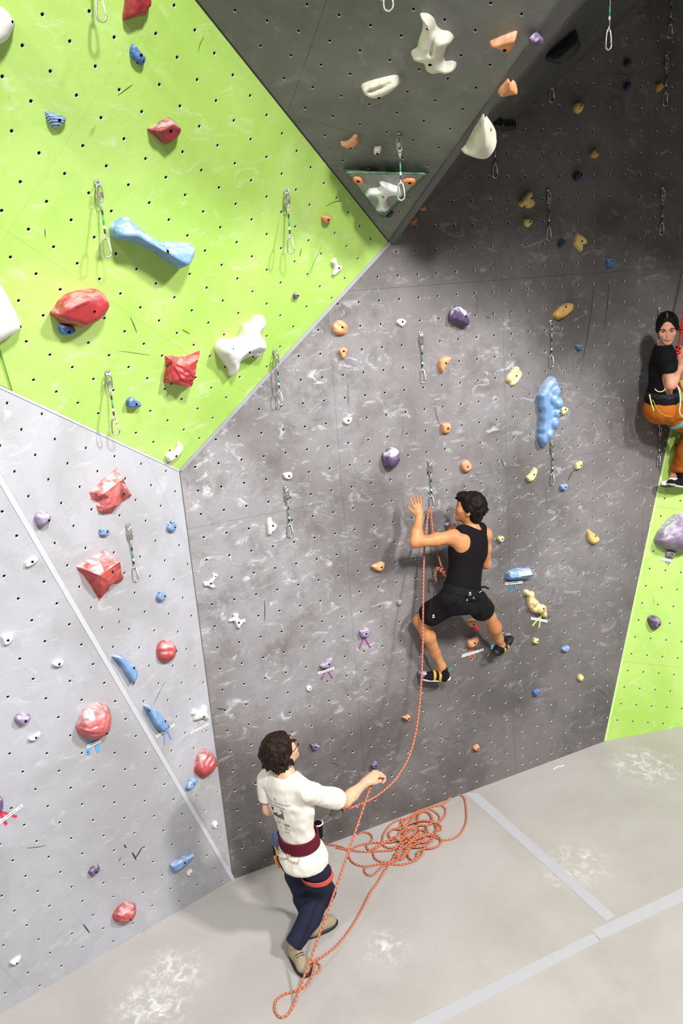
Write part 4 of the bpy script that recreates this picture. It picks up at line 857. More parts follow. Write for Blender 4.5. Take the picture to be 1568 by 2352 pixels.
route_tag('left2', 'white label on violet blue tape under the lower blue fin hold', S8, [(385, 885), (660, 700), (658, 662), (378, 845)], 'Surround Sound in low  5.7', [((510, 780), (506, 985), 17), ((545, 770), (612, 900), 17)], 'violetblue')
route_tag('left2', 'white label on grey tape under the white two-lobed hold', S8, [(900, 835), (1170, 695), (1170, 655), (897, 795)], 'Peanut / Art wall 5.10-', [((1018, 630), (1000, 790), 14), ((1035, 640), (1090, 800), 14)], 'grey')
route_tag('left', 'white label on wide sky blue tape under the red and white shell hold', S5, [(795, 605), (925, 550), (926, 520), (800, 572)], "'s Boy -  5.9", [((832, 515), (812, 660), 34), ((872, 515), (905, 635), 32)], 'sky', [((812, 636), 'K', 18)])
route_tag('left', 'white label on crimson tape at the left edge of the pale wall', S5, [(-70, 1350), (215, 1140), (200, 1115), (-85, 1320)], 'Pear Cook - Almighty   5.8', [((0, 1185), (60, 1305), 24), ((8, 1185), (155, 1232), 20)], 'crimson', [((52, 1288), 'x', 16)])
route_tag('green2', 'small crumpled white label under the pale lilac block hold', G1, [(1085, 990), (1275, 1035), (1283, 985), (1100, 948)], 'Pit Stop 5.9', [((1210, 935), (1165, 1045), 26), ((1215, 935), (1212, 1078), 26)], 'mauve')

# ================================================================= quickdraws
M_STEEL = plain('steel_bright', srgb(205, 203, 198), 0.28, 0.9, 0.05)
M_ZINC = plain('zinc_dull', srgb(168, 164, 158), 0.4, 0.75)
M_CABLE = plain('cable_sheath', srgb(170, 172, 168), 0.4, 0.4)
M_FERR = plain('ferrule_dark', srgb(82, 80, 76), 0.4, 0.6)
M_SLEEVE = plain('sleeve_green', srgb(70, 150, 112), 0.35)
M_BAND = plain('band_white', srgb(236, 236, 232), 0.4)
def make_quickdraw():
    root = empty('quickdraw', (0, 0, 0))
    h = MB(); h.tube([(0, 0, 0), (0, 0.012, 0), (0, 0.022, 0)], [0.016, 0.015, 0.008], 10)
    h.build('bolt', M_STEEL, root, True)
    hp = MB(); hp.prism([(-0.017, 0.004, 0.014), (0.017, 0.004, 0.014), (0.020, 0.006, -0.010), (0.010, 0.020, -0.034), (-0.010, 0.020, -0.034), (-0.020, 0.006, -0.010)], np.array([0, 1.0, 0.0]), 0.004)
    hp.build('hanger', M_ZINC, root)
    def oval(z0, z1, w, y, n=28, pinch=0.0):
        pts = []
        for k in range(n):
            a = 2 * math.pi * k / n; c, s = math.cos(a), math.sin(a)
            zz = (z0 + z1) / 2 + (z0 - z1) / 2 * math.copysign(abs(s) ** 0.75, s); xx = w * math.copysign(abs(c) ** 0.55, c) * (1 + pinch * s)
            pts.append((xx, y, zz))
        return pts
    MB().tube(oval(-0.022, -0.115, 0.017, 0.026), 0.0052, 8, closed=True).build('quick_link', M_STEEL, root, True)
    MB().tube([(0.0, 0.026, -0.064), (0.0, 0.026, -0.090)], 0.019, 6).build('link_nut', M_ZINC, root)
    cb = MB(); cb.tube([(-0.007, 0.026, -0.112), (-0.004, 0.026, -0.145), (0, 0.026, -0.165), (0, 0.026, -0.30), (-0.006, 0.026, -0.322), (-0.007, 0.026, -0.335)], 0.0036, 6)
    cb.tube([(0.007, 0.026, -0.112), (0.004, 0.026, -0.145), (0, 0.026, -0.165)], 0.0036, 6); cb.tube([(0, 0.026, -0.30), (0.006, 0.026, -0.322), (0.007, 0.026, -0.335)], 0.0036, 6)
    cb.build('cable', M_CABLE, root, True)
    for a, b in ((-0.165, -0.192), (-0.272, -0.300)): MB().tube([(0, 0.026, a), (0, 0.026, b)], 0.0068, 8).build('ferrule', M_FERR, root)
    MB().tube([(0, 0.026, -0.192), (0, 0.026, -0.252)], 0.0058, 8).build('sleeve', M_SLEEVE, root, True)
    MB().tube([(0, 0.026, -0.252), (0, 0.026, -0.272)], 0.0066, 8).build('band', M_BAND, root)
    cpts = catmull([(-0.012, 0.026, -0.325), (0.010, 0.026, -0.325), (0.020, 0.026, -0.345), (0.026, 0.026, -0.400), (0.022, 0.026, -0.428), (0.0, 0.026, -0.438), (-0.020, 0.026, -0.425), (-0.024, 0.026, -0.405)], 4)
    ca = MB().tube(cpts, 0.0056, 8).build('carabiner', M_STEEL, root, True)
    MB().tube([(-0.012, 0.026, -0.327), (-0.020, 0.026, -0.365), (-0.024, 0.026, -0.406)], 0.0042, 8).build('gate', M_BAND, ca, True)
    return root
QD = make_quickdraw(); QD_USED = [False]
def quickdraw(pl, x, y, label, yaw=0.0, tilt=0.0):
    PLN = PL[pl]; P = PLN.at(x, y)
    o = QD if not QD_USED[0] else copy_tree(QD); QD_USED[0] = True
    n = unit(PLN.n * np.array([1, 1, 0])); n = unit(0.35 * n + 0.65 * unit((CAM - P) * np.array([1, 1, 0]))); ang = math.atan2(-n[0], n[1]); yaw *= 0.55
    o.location = Vector(P); o.scale = (0.88, 0.88, 0.88); o.rotation_euler = (tilt, 0, ang + yaw); tag(o, label, 'quickdraw', 'quickdraws hanging on the walls'); return o
QL = [('green', 222, 417, 'quickdraw left of the twisted pale blue hold on the green wall', 0.3), ('green', 656, 437, 'quickdraw on the green wall below the dark overhang edge', 0.0),
 ('green', 247, 853, 'quickdraw at the bottom of the green wall left of the small blue pear hold', -0.2), ('green', 630, 806, 'quickdraw hanging over the edge from green wall onto grey wall', 0.5),
 ('green', 205, -163, 'quickdraw of which only the carabiner shows at the top left edge', 0.2), ('dark', 915, 307, 'quickdraw hanging in front of the triangular volume', 0.4),
 ('dark', 884, -190, 'quickdraw of which only the carabiner shows at the top of the overhang', 0.2), ('main', 655, 1119, 'quickdraw beside the white teardrop hold on the grey wall', 0.6),
 ('main', 966, 764, 'quickdraw high in the middle of the grey wall, left of the orange ear hold', 0.1), ('main', 985, 1060, 'quickdraw the climber\'s rope runs through', 0.6),
 ('main', 1263, 737, 'quickdraw just under the golden lens shaped hold', 0.9), ('main', 1265, 1014, 'quickdraw hanging under the bubbly blue hold', 1.0),
 ('main', 1257, 437, 'quickdraw in the shade right of the yellow heart hold', 0.9), ('main', 1520, 432, 'quickdraw in the shade near the right edge, middle one', 0.7),
 ('main', 1528, 128, 'quickdraw in the shade beside the yellow hold at the top right', 0.7), ('main', 1512, 977, 'quickdraw below the seated dark haired climber', 1.2),
 ('main', 1513, 708, 'quickdraw partly hidden behind the dark haired climber\'s head', 0.8), ('main', 1540, -32, 'quickdraw cut off by the top right edge of the picture', 0.4),
 ('main', 1132, 285, 'quickdraw half hidden behind the ivory half-disc hold', 0.8), ('main', 1264, 111, 'quickdraw whose carabiner shows under the shaded underside', 0.7),
 ('soffit', 1394, -65, 'quickdraw hanging from the shaded underside near the top edge', 0.6), ('left2', 292, 1207, 'quickdraw on the pale wall between the red crystal holds', 0.3)]
for q in QL: quickdraw(*q[:4], yaw=q[4])
# ================================================================= people: smooth bodies grown from blended limbs
from mathutils.bvhtree import BVHTree
def cap(a, b, ra, rb=None, k=0.03): return ('cap', np.asarray(a, float), np.asarray(b, float), ra, rb if rb is not None else ra, k, 1)
def ell(c, r, A=None, k=0.03): return ('ell', np.asarray(c, float), np.asarray(r, float), np.eye(3) if A is None else np.asarray(A, float), None, k, 1)
def sub(p): return p[:6] + (-1,)
def prim_box(p):
    if p[0] == 'cap':
        r = max(p[3], p[4]); return np.minimum(p[1], p[2]) - r, np.maximum(p[1], p[2]) + r
    r = float(np.max(p[2])); return p[1] - r, p[1] + r
def prim_dist(p, X, Y, Z):
    if p[0] == 'cap':
        a, b, ra, rb = p[1], p[2], p[3], p[4]; d = b - a; L2 = float(d @ d) + 1e-12
        t = np.clip(((X - a[0]) * d[0] + (Y - a[1]) * d[1] + (Z - a[2]) * d[2]) / L2, 0, 1)
        return np.sqrt((X - a[0] - t * d[0]) ** 2 + (Y - a[1] - t * d[1]) ** 2 + (Z - a[2] - t * d[2]) ** 2) - (ra + (rb - ra) * t)
    c, r, A = p[1], p[2], p[3]; x, y, z = X - c[0], Y - c[1], Z - c[2]
    q = [(A[i][0] * x + A[i][1] * y + A[i][2] * z) for i in range(3)]
    k0 = np.sqrt(sum((q[i] / r[i]) ** 2 for i in range(3))); k1 = np.sqrt(sum((q[i] / r[i] ** 2) ** 2 for i in range(3))) + 1e-9
    return k0 * (k0 - 1) / k1
def wrinkle(amp, freq, seed=1):
    r = np.random.default_rng(seed); D = [(unit(r.normal(size=3)) * freq * r.uniform(0.6, 1.7), r.uniform(0, 6.28)) for _ in range(6)]
    return lambda X, Y, Z: amp * sum(np.sin(d[0] * X + d[1] * Y + d[2] * Z + 1.3 * np.sin(0.6 * d[1] * X - 0.5 * d[0] * Z) + p) for d, p in D) / 3.0
def sdf_mesh(prims, res=0.0065, grow=0.0, cuts=(), disp=None):
    """cuts: (point, normal) removes everything on the side the normal points to"""
    adds = [p for p in prims if p[6] > 0]
    lo = np.min([prim_box(p)[0] for p in adds], 0) - grow - 4 * res; hi = np.max([prim_box(p)[1] for p in adds], 0) + grow + 4 * res
    n = np.ceil((hi - lo) / res).astype(int) + 1
    ax = [lo[i] + res * np.arange(n[i]) for i in range(3)]
    Fd = np.full(n, 0.5, np.float32)
    for p in prims:
        a, b = prim_box(p); pad = p[5] + grow + 3 * res + 0.03
        i0 = np.clip(np.floor((a - pad - lo) / res).astype(int), 0, n - 1); i1 = np.clip(np.ceil((b + pad - lo) / res).astype(int) + 1, 1, n)
        sl = tuple(slice(i0[i], i1[i]) for i in range(3))
        X, Y, Z = ax[0][sl[0]][:, None, None], ax[1][sl[1]][None, :, None], ax[2][sl[2]][None, None, :]
        d = prim_dist(p, X, Y, Z); f = Fd[sl]; k = max(p[5], 1e-4)
        if p[6] > 0:
            d = d - grow; h = np.clip(0.5 + 0.5 * (f - d) / k, 0, 1); Fd[sl] = f * (1 - h) + d * h - k * h * (1 - h)
        else:
            d = -d; h = np.clip(0.5 - 0.5 * (f - d) / k, 0, 1); Fd[sl] = f * (1 - h) + d * h + k * h * (1 - h)
    if disp is not None or cuts:
        X, Y, Z = ax[0][:, None, None], ax[1][None, :, None], ax[2][None, None, :]
        if disp is not None: Fd = Fd + disp(X, Y, Z).astype(np.float32)
        for (q, m) in cuts:
            q = np.asarray(q, float); m = unit(m); Fd = np.maximum(Fd, ((X - q[0]) * m[0] + (Y - q[1]) * m[1] + (Z - q[2]) * m[2]).astype(np.float32))
    # surface nets
    S = Fd < 0; nx, ny, nz = [int(v) - 1 for v in n]
    cnt = np.zeros((nx, ny, nz), np.int8); off = [(a, b, c) for a in (0, 1) for b in (0, 1) for c in (0, 1)]
    cut = lambda o: (slice(o[0], o[0] + nx), slice(o[1], o[1] + ny), slice(o[2], o[2] + nz))
    for o in off: cnt += S[cut(o)]
    act = (cnt > 0) & (cnt < 8); ci = np.argwhere(act); m = len(ci)
    if m == 0: return np.zeros((0, 3)), []
    idx = np.full(act.shape, -1, np.int64); idx[act] = np.arange(m)
    val = {o: Fd[ci[:, 0] + o[0], ci[:, 1] + o[1], ci[:, 2] + o[2]] for o in off}
    acc = np.zeros((m, 3)); num = np.zeros(m)
    for o in off:
        for a in range(3):
            if o[a]: continue
            o2 = tuple(1 if q == a else o[q] for q in range(3)); v0, v1 = val[o], val[o2]; cr = (v0 < 0) != (v1 < 0)
            t = np.where(cr, v0 / np.where(cr, v0 - v1, 1), 0); P = np.tile(np.array(o, float), (m, 1)); P[:, a] = t
            acc += np.where(cr[:, None], P, 0); num += cr
    V = lo + res * (ci + acc / num[:, None])
    faces = []
    for a in range(3):
        b, c = [(1, 2), (2, 0), (0, 1)][a]
        sl0 = [slice(0, None)] * 3; sl1 = [slice(0, None)] * 3; sl0[a] = slice(0, -1); sl1[a] = slice(1, None)
        ch = S[tuple(sl0)] != S[tuple(sl1)]; e = np.argwhere(ch)
        e = e[(e[:, b] > 0) & (e[:, c] > 0) & (e[:, b] < n[b] - 1) & (e[:, c] < n[c] - 1)]
        if len(e) == 0: continue
        def at(db, dc):
            q = e.copy(); q[:, b] -= db; q[:, c] -= dc; return idx[q[:, 0], q[:, 1], q[:, 2]]
        quad = np.stack([at(1, 1), at(0, 1), at(0, 0), at(1, 0)], 1)
        flip = ~S[e[:, 0], e[:, 1], e[:, 2]]; quad[flip] = quad[flip][:, ::-1]
        faces.append(quad)
    Fq = np.concatenate(faces); Fq = Fq[(Fq >= 0).all(1)]
    # one light smoothing pass
    for _ in range(2):
        s = np.zeros_like(V); w = np.zeros(len(V))
        for q in range(4):
            a_, b_ = Fq[:, q], Fq[:, (q + 1) % 4]
            np.add.at(s, a_, V[b_]); np.add.at(w, a_, 1); np.add.at(s, b_, V[a_]); np.add.at(w, b_, 1)
        V = np.where(w[:, None] > 0, 0.5 * V + 0.5 * s / np.maximum(w, 1)[:, None], V)
    return V, Fq
def fast_obj(name, V, Fq, mat, parent, smooth=True):
    o_ = np.zeros(3); p = parent
    while p is not None: o_ = o_ + np.array(p.location); p = p.parent
    me = bpy.data.meshes.new(name); me.vertices.add(len(V)); me.vertices.foreach_set('co', (V - o_).astype(np.float32).ravel())
    Fq = np.asarray(Fq, np.int32); me.loops.add(Fq.size); me.loops.foreach_set('vertex_index', Fq.ravel())
    me.polygons.add(len(Fq)); me.polygons.foreach_set('loop_start', np.arange(0, Fq.size, 4, dtype=np.int32))
    me.update(calc_edges=True); me.validate()
    if smooth: me.polygons.foreach_set('use_smooth', np.ones(len(me.polygons), bool))
    me.materials.append(mat); o = bpy.data.objects.new(name, me); return link(o, parent)
def grow(name, prims, mat, parent, res=0.0065, **kw):
    V, Fq = sdf_mesh(prims, res, **kw); return fast_obj(name, V, Fq, mat, parent)

def skin_mat(name, col, red):
    m, nt, b = nodes(name, 0.5, 0, 0.35); v = coords(nt)
    c = mix(nt, ramp(nt, noise(nt, v, 9, 4, 0.6), 0.35, 0.7), col, red); c = mix(nt, ramp(nt, noise(nt, v, 90, 3, 0.6), 0.5, 0.8, 0, 0.25), c, red)
    nt.links.new(c, b.inputs['Base Color']); b.inputs['Subsurface Weight'].default_value = 0.08; b.inputs['Subsurface Radius'].default_value = (0.02, 0.008, 0.004)
    return m
def hair_mat(name, c0, c1):
    m, nt, b = nodes(name, 0.62, 0, 0.16); v = coords(nt); mp = N(nt, 'ShaderNodeMapping'); mp.inputs['Scale'].default_value = (46, 46, 14); nt.links.new(v, mp.inputs['Vector'])
    f = noise(nt, mp.outputs['Vector'], 1.6, 4, 0.6, 1.0); nt.links.new(mix(nt, ramp(nt, f, 0.4, 0.75), c0, c1), b.inputs['Base Color']); bump(nt, b, f, 0.4, 0.003); return m
def cloth_mat(name, col, var=0.12, rough=0.85, scale=220):
    m, nt, b = nodes(name, rough, 0, 0.2); v = coords(nt); f = noise(nt, v, scale, 3, 0.6); g = noise(nt, v, 7, 4, 0.6)
    lo = tuple(c * (1 - var) for c in col[:3]) + (1,); hi = tuple(min(1, c * (1 + var)) for c in col[:3]) + (1,)
    nt.links.new(mix(nt, mth(nt, 'ADD', mth(nt, 'MULTIPLY', f, 0.5), mth(nt, 'MULTIPLY', g, 0.5)), lo, hi), b.inputs['Base Color']); bump(nt, b, f, 0.2, 0.002); return m
SK1 = skin_mat('skin_tan', srgb(198, 140, 92), srgb(184, 118, 76)); SK2 = skin_mat('skin_light', srgb(222, 178, 146), srgb(214, 158, 130)); SK3 = skin_mat('skin_fair', srgb(214, 164, 134), srgb(204, 136, 112))
HAIRK = hair_mat('hair_black', srgb(14, 10, 10), srgb(34, 26, 25)); HAIRB = hair_mat('hair_dark_brown', srgb(22, 13, 10), srgb(58, 36, 26))
BLK = cloth_mat('fabric_black', srgb(12, 10, 14)); BLK2 = cloth_mat('fabric_black_shorts', srgb(16, 14, 19)); CREAM = cloth_mat('fabric_cream', srgb(226, 222, 210), 0.03)
NAVY = cloth_mat('fabric_denim_navy', srgb(34, 36, 56), 0.25); RUST = cloth_mat('corduroy_rust', srgb(168, 92, 26), 0.12); MAROON = cloth_mat('webbing_maroon', srgb(92, 22, 38)); BLACKW = cloth_mat('webbing_black', srgb(22, 22, 26))
RED_W = cloth_mat('webbing_coral', srgb(216, 88, 78)); WHITE_R = plain('rubber_white', srgb(206, 204, 198), 0.6); BLK_R = plain('rubber_black', srgb(22, 22, 24), 0.6); MUST = plain('strap_mustard', srgb(196, 150, 52), 0.6)
TEAL = plain('tab_teal', srgb(84, 170, 190), 0.6); SUEDE = cloth_mat('suede_khaki', srgb(156, 142, 116), 0.18); EYEW = plain('eye_white', srgb(226, 222, 216), 0.3); EYED = plain('eye_iris', srgb(40, 28, 22), 0.25); LIP = plain('lip_rose', srgb(172, 92, 84), 0.5); BROW = plain('brow_dark', srgb(34, 24, 20), 0.8)
GLASS = plain('spectacle_frame', srgb(20, 18, 18), 0.4)

def frame(fwd, up):
    f = unit(fwd); u = np.asarray(up, float); u = unit(u - (u @ f) * f); r = np.cross(f, u); return f, u, r
def head_prims(c, fwd, up, s=1.0, ear=True):
    f, u, r = frame(fwd, up); A = np.array([r, f, u]); P = lambda a, b, d: np.asarray(c) + s * (a * r + b * f + d * u)
    ps = [ell(P(0, -0.012, 0.022), np.array([0.076, 0.096, 0.098]) * s, A, 0.02), ell(P(0, 0.028, -0.048), np.array([0.060, 0.064, 0.074]) * s, A, 0.035),
          ell(P(0, 0.070, -0.098), np.array([0.026, 0.020, 0.018]) * s, A, 0.03), cap(P(0, 0.090, 0.008), P(0, 0.107, -0.028), 0.007 * s, 0.011 * s, 0.012),
          ell(P(0, 0.074, 0.026), np.array([0.054, 0.022, 0.013]) * s, A, 0.02), ell(P(0, 0.086, -0.060), np.array([0.024, 0.014, 0.014]) * s, A, 0.012),
          ell(P(0.042, 0.060, -0.022), np.array([0.022, 0.024, 0.020]) * s, A, 0.03), ell(P(-0.042, 0.060, -0.022), np.array([0.022, 0.024, 0.020]) * s, A, 0.03)]
    if ear:
        for q in (1, -1): ps += [ell(P(q * 0.078, -0.008, -0.016), np.array([0.010, 0.021, 0.032]) * s, A, 0.012), sub(ell(P(q * 0.090, -0.002, -0.014), np.array([0.007, 0.010, 0.016]) * s, A, 0.006))]
    for q in (1, -1): ps.append(sub(ell(P(q * 0.031, 0.100, 0.006), np.array([0.016, 0.016, 0.010]) * s, A, 0.012)))
    return ps
def face_parts(root, c, fwd, up, s=1.0, lids=0.4, skin=None):
    f, u, r = frame(fwd, up); A = np.array([r, f, u]); P = lambda a, b, d: np.asarray(c) + s * (a * r + b * f + d * u)
    for q in (1, -1):
        e = MB().ball(P(q * 0.031, 0.078, 0.006), np.array([0.013, 0.011, 0.008]) * s, A).build('eye', EYEW, root, True)
        MB().ball(P(q * 0.031, 0.087, 0.003), np.array([0.006, 0.004, 0.006]) * s, A).build('iris', EYED, e, True)
        MB().ball(P(q * 0.031, 0.0775, 0.006 + 0.007 - 0.008 * lids), np.array([0.0145, 0.0125, 0.008]) * s, A).build('eyelid', skin, root, True)
        MB().tube([P(q * 0.014, 0.093, 0.024), P(q * 0.032, 0.092, 0.030), P(q * 0.050, 0.080, 0.026)], [0.003 * s, 0.004 * s, 0.002 * s], 6).build('eyebrow', BROW, root, True)
        MB().tube([P(q * 0.018, 0.088, 0.012), P(q * 0.031, 0.091, 0.013), P(q * 0.045, 0.084, 0.010)], 0.002 * s, 6).build('eyelash', BROW, root, True)
    MB().ball(P(0, 0.094, -0.0585), np.array([0.022, 0.007, 0.005]) * s, A).ball(P(0, 0.094, -0.067), np.array([0.018, 0.007, 0.006]) * s, A).build('lips', LIP, root, True)
def hand_prims(w, d, n, side, s=1.0, curl=0.3, spread=0.16, thumb=0.6, k=0.010, fist=False):
    """w wrist, d finger direction, n out of the back of the hand, side = +1 thumb towards d x n"""
    d = unit(d); n = unit(np.asarray(n) - (np.asarray(n) @ d) * d); l = np.cross(d, n) * side; w = np.asarray(w, float); A = np.array([l, d, n])
    ps = [ell(w + d * 0.048 * s, np.array([0.040, 0.052, 0.017]) * s, A, 0.02), cap(w, w + d * 0.03 * s, 0.024 * s, 0.024 * s, 0.02)]
    L = [(0.030, 0.92), (0.010, 1.0), (-0.011, 0.95), (-0.031, 0.76)]
    for q, (o, ln) in enumerate(L):
        p = w + s * (d * (0.088 - 0.12 * abs(o) * 0.6) + l * o); a = 0.0; dd = unit(d + l * o * spread * 18 * 0.35)
        for g, sl in enumerate((0.044, 0.028, 0.022)):
            a += curl * (0.8 if g == 0 else 1.1); v = math.cos(a) * dd - math.sin(a) * n; e = p + v * sl * ln * s
            ps.append(cap(p, e, (0.0092 - 0.0008 * g) * s, (0.0086 - 0.0010 * g) * s, k * 0.5)); p = e
    if fist:      # thumb closed across the folded fingers
        p = w + s * (d * 0.045 + l * 0.034 - n * 0.012); e = p + s * (d * 0.034 - n * 0.022 - l * 0.004); e2 = e + s * (-l * 0.030 + d * 0.006 - n * 0.004)
        return ps + [cap(w + s * (d * 0.02 + l * 0.022), p, 0.015 * s, 0.013 * s, 0.015), cap(p, e, 0.0125 * s, 0.0105 * s, k), cap(e, e2, 0.0105 * s, 0.009 * s, 0.004)]
    p = w + s * (d * 0.028 + l * 0.030); v = unit(l * (0.55 + 0.3 * (1 - thumb)) + d * (0.55 + 0.4 * thumb) - n * 0.25); e = p + v * 0.045 * s; ps.append(cap(p, e, 0.013 * s, 0.0105 * s, k))
    v2 = unit(v + d * 0.35 - n * 0.2 - l * 0.25 * (1 - thumb)); ps.append(cap(e, e + v2 * 0.032 * s, 0.0105 * s, 0.0085 * s, 0.004)); return ps
def limb(pts, rads, k=0.03): return [cap(pts[i], pts[i + 1], rads[i], rads[i + 1], k) for i in range(len(pts) - 1)]
def lerp(a, b, t): return np.asarray(a) * (1 - t) + np.asarray(b) * t
def hair_locks(c, f, u, r, n, rad, length, seed, spread=1.0, lo=-0.6, back=0.35, thick=0.012):
    rn = np.random.default_rng(seed); ps = []
    while len(ps) < n:
        v = unit(rn.normal(size=3)); a, b, d = v @ r, v @ f, v @ u
        if b > back - 0.55 * d * 0.4 and d < 0.45: continue
        if d < lo: continue
        p = c + r * a * rad[0] + f * b * rad[1] + u * d * rad[2]
        t = unit(-u * 0.8 + v * 0.35 * spread + unit(rn.normal(size=3)) * 0.55); q = p + t * length * rn.uniform(0.6, 1.2)
        ps.append(cap(p, q, thick * rn.uniform(0.8, 1.3), thick * 0.35, 0.012))
    return ps
def band(name, c, A, rx, ry, h, mat, parent, t=0.006, a0=0, a1=2 * math.pi, tilt=0.0, n=40):
    """flat webbing bent round an ellipse; A rows = right, forward, up"""
    v = []; f = []
    full = abs(a1 - a0 - 2 * math.pi) < 1e-6
    m = n if full else n + 1
    for k in range(m):
        a = a0 + (a1 - a0) * k / n; d = A[0] * math.cos(a) * rx + A[1] * math.sin(a) * ry + A[2] * tilt * math.cos(a); o = unit(A[0] * math.cos(a) / rx + A[1] * math.sin(a) / ry)
        for (e, s) in ((0, -1), (1, -1), (1, 1), (0, 1)): v.append(c + d + o * t * e + A[2] * h / 2 * s)
    for k in range(m if full else m - 1):
        b = (k + 1) % m
        for q in range(4): f.append((4 * k + q, 4 * k + (q + 1) % 4, 4 * b + (q + 1) % 4, 4 * b + q))
    return mesh_obj(name, v, f, mat, parent, smooth=False)

MAINP = PL['main']; E1, E2, EN = MAINP.e1, MAINP.e2, MAINP.n; UP = np.array([0, 0, 1.0])
JM = lambda x, y, d: MAINP.at(x, y, d)
def JY(x, y, Y):
    r = ray(x, y); return CAM + r * (Y / r[1])
def JZ(x, y, z):
    r = ray(x, y); return CAM + r * ((z - CAM_H) / r[2])

# ---------------------------------------------------------------- the climber in black
def climber():
    pel = JM(1058, 1372, 0.36); neck = JM(1086, 1216, 0.33); hd = JM(1077, 1167, 0.31)
    root = empty('person', pel, 'climber in black tank top and shorts reaching up on the grey wall', 'person')
    sp = unit(neck - pel); lat = unit(E1 - (E1 @ sp) * sp); dep = np.cross(lat, sp); A = np.array([lat, dep, sp])
    if dep @ EN < 0: dep = -dep; A = np.array([lat, dep, sp])
    hipL, hipR = JM(1030, 1384, 0.33), JM(1088, 1378, 0.36); knL, knR = JM(964, 1426, 0.14), JM(1122, 1416, 0.22); anL, anR = JM(1014, 1530, 0.13), JM(1153, 1486, 0.11)
    shL, shR = JM(1040, 1234, 0.35), JM(1113, 1228, 0.27); elL, elR = JM(953, 1246, 0.30), JM(1116, 1296, 0.20); wrL, wrR = JM(963, 1186, 0.21), JM(1062, 1228, 0.11)
    chest, abd = JM(1074, 1262, 0.35), JM(1066, 1322, 0.36)
    torso = [ell(chest, (0.158, 0.105, 0.185), A, 0.06), ell(abd, (0.138, 0.098, 0.16), A, 0.06), ell(pel, (0.158, 0.118, 0.115), A, 0.06), cap(shL, lerp(neck, pel, 0.06), 0.048, 0.05, 0.05), cap(shR, lerp(neck, pel, 0.06), 0.045, 0.05, 0.05)]
    scap = [ell(lerp(shL, chest, 0.38) + dep * 0.055, (0.062, 0.05, 0.075), A, 0.04), ell(shL, (0.060, 0.058, 0.060), A, 0.03), ell(shR, (0.056, 0.056, 0.058), A, 0.03)]
    f_h = -0.70 * E1 - 0.66 * EN + 0.22 * UP
    arms = limb([shL, lerp(shL, elL, 0.45), elL], [0.052, 0.049, 0.038]) + limb([elL, lerp(elL, wrL, 0.35), wrL], [0.040, 0.042, 0.027]) + limb([shR, lerp(shR, elR, 0.45), elR], [0.050, 0.046, 0.037]) + limb([elR, lerp(elR, wrR, 0.35), wrR], [0.038, 0.038, 0.026])
    hands = hand_prims(wrL, JM(955, 1148, 0.19) - wrL, 0.75 * EN - 0.35 * E1, -1, 1.0, 0.16, 0.7, 0.8) + hand_prims(wrR, JM(1032, 1210, 0.085) - wrR, EN, 1, 0.95, 0.7, 0.1, 0.8)
    def leg(h, k, a):
        cm = lerp(k, a, 0.32) + dep * 0.022
        return limb([h, lerp(h, k, 0.5), k], [0.088, 0.074, 0.055], 0.035) + limb([k, cm, lerp(k, a, 0.7), a], [0.052, 0.056, 0.040, 0.033], 0.03)
    toeL, toeR = JM(972, 1553, 0.075), JM(1172, 1467, 0.075); heL, heR = JM(1027, 1553, 0.13), JM(1138, 1500, 0.14)
    feet = limb([anL, lerp(heL, toeL, 0.3)], [0.033, 0.034]) + limb([anR, lerp(heR, toeR, 0.3)], [0.033, 0.034])
    neckp = [cap(lerp(neck, pel, 0.02), lerp(neck, hd, 0.75), 0.056, 0.052, 0.03)]
    grow('body', torso + scap + neckp + head_prims(hd, f_h, UP + 0.05 * E1, 1.02) + arms + hands + leg(hipL, knL, anL) + leg(hipR, knR, anR) + feet, SK1, root, 0.0058)
    face_parts(root, hd, f_h, UP + 0.05 * E1, 1.02, 0.2, SK1)
    f, u, r = frame(f_h, UP + 0.05 * E1); A2 = np.array([r, f, u])
    hr = [ell(hd + u * 0.038 - f * 0.024, (0.092, 0.112, 0.102), A2, 0.02), ell(hd - u * 0.035 - f * 0.062, (0.078, 0.062, 0.088), A2, 0.03), ell(hd + u * 0.088 + f * 0.055, (0.066, 0.060, 0.036), A2, 0.02), sub(ell(hd + f * 0.105 - u * 0.030, (0.085, 0.098, 0.088), A2, 0.015))]
    for q in (1, -1): hr.append(sub(ell(hd + r * 0.088 * q - u * 0.024 + f * 0.002, (0.034, 0.028, 0.040), A2, 0.012)))
    hr += hair_locks(hd + u * 0.03 - f * 0.015, f, u, r, 150, (0.088, 0.108, 0.098), 0.042, 3, 0.3, lo=-0.35, back=0.15, thick=0.013)
    rn = np.random.default_rng(5)
    for q in np.linspace(-0.05, 0.055, 9): hr.append(cap(hd + f * 0.06 + u * 0.10 + r * q, hd + f * (0.112 + 0.01 * rn.uniform()) + u * (0.058 + 0.02 * rn.uniform()) + r * q * 1.15, 0.012, 0.005, 0.010))
    grow('hair', hr, HAIRK, root, 0.0048, disp=wrinkle(0.0018, 170, 4))
    # tank top with cut-away shoulders
    tank = torso[:2] + [ell(lerp(pel, abd, 0.4), (0.142, 0.102, 0.10), A, 0.05), cap(JM(1062, 1222, 0.36), JM(1068, 1270, 0.36), 0.05, 0.06, 0.04), cap(JM(1103, 1214, 0.31), JM(1096, 1270, 0.34), 0.042, 0.06, 0.04), ell(lerp(neck, pel, 0.12), (0.075, 0.075, 0.06), A, 0.03),
            sub(ell(JM(1026, 1240, 0.42), (0.100, 0.30, 0.108), A, 0.012)), sub(ell(JM(1146, 1230, 0.30), (0.085, 0.30, 0.15), A, 0.012)), sub(ell(JM(1083, 1196, 0.36), (0.068, 0.3, 0.040), A, 0.008))]
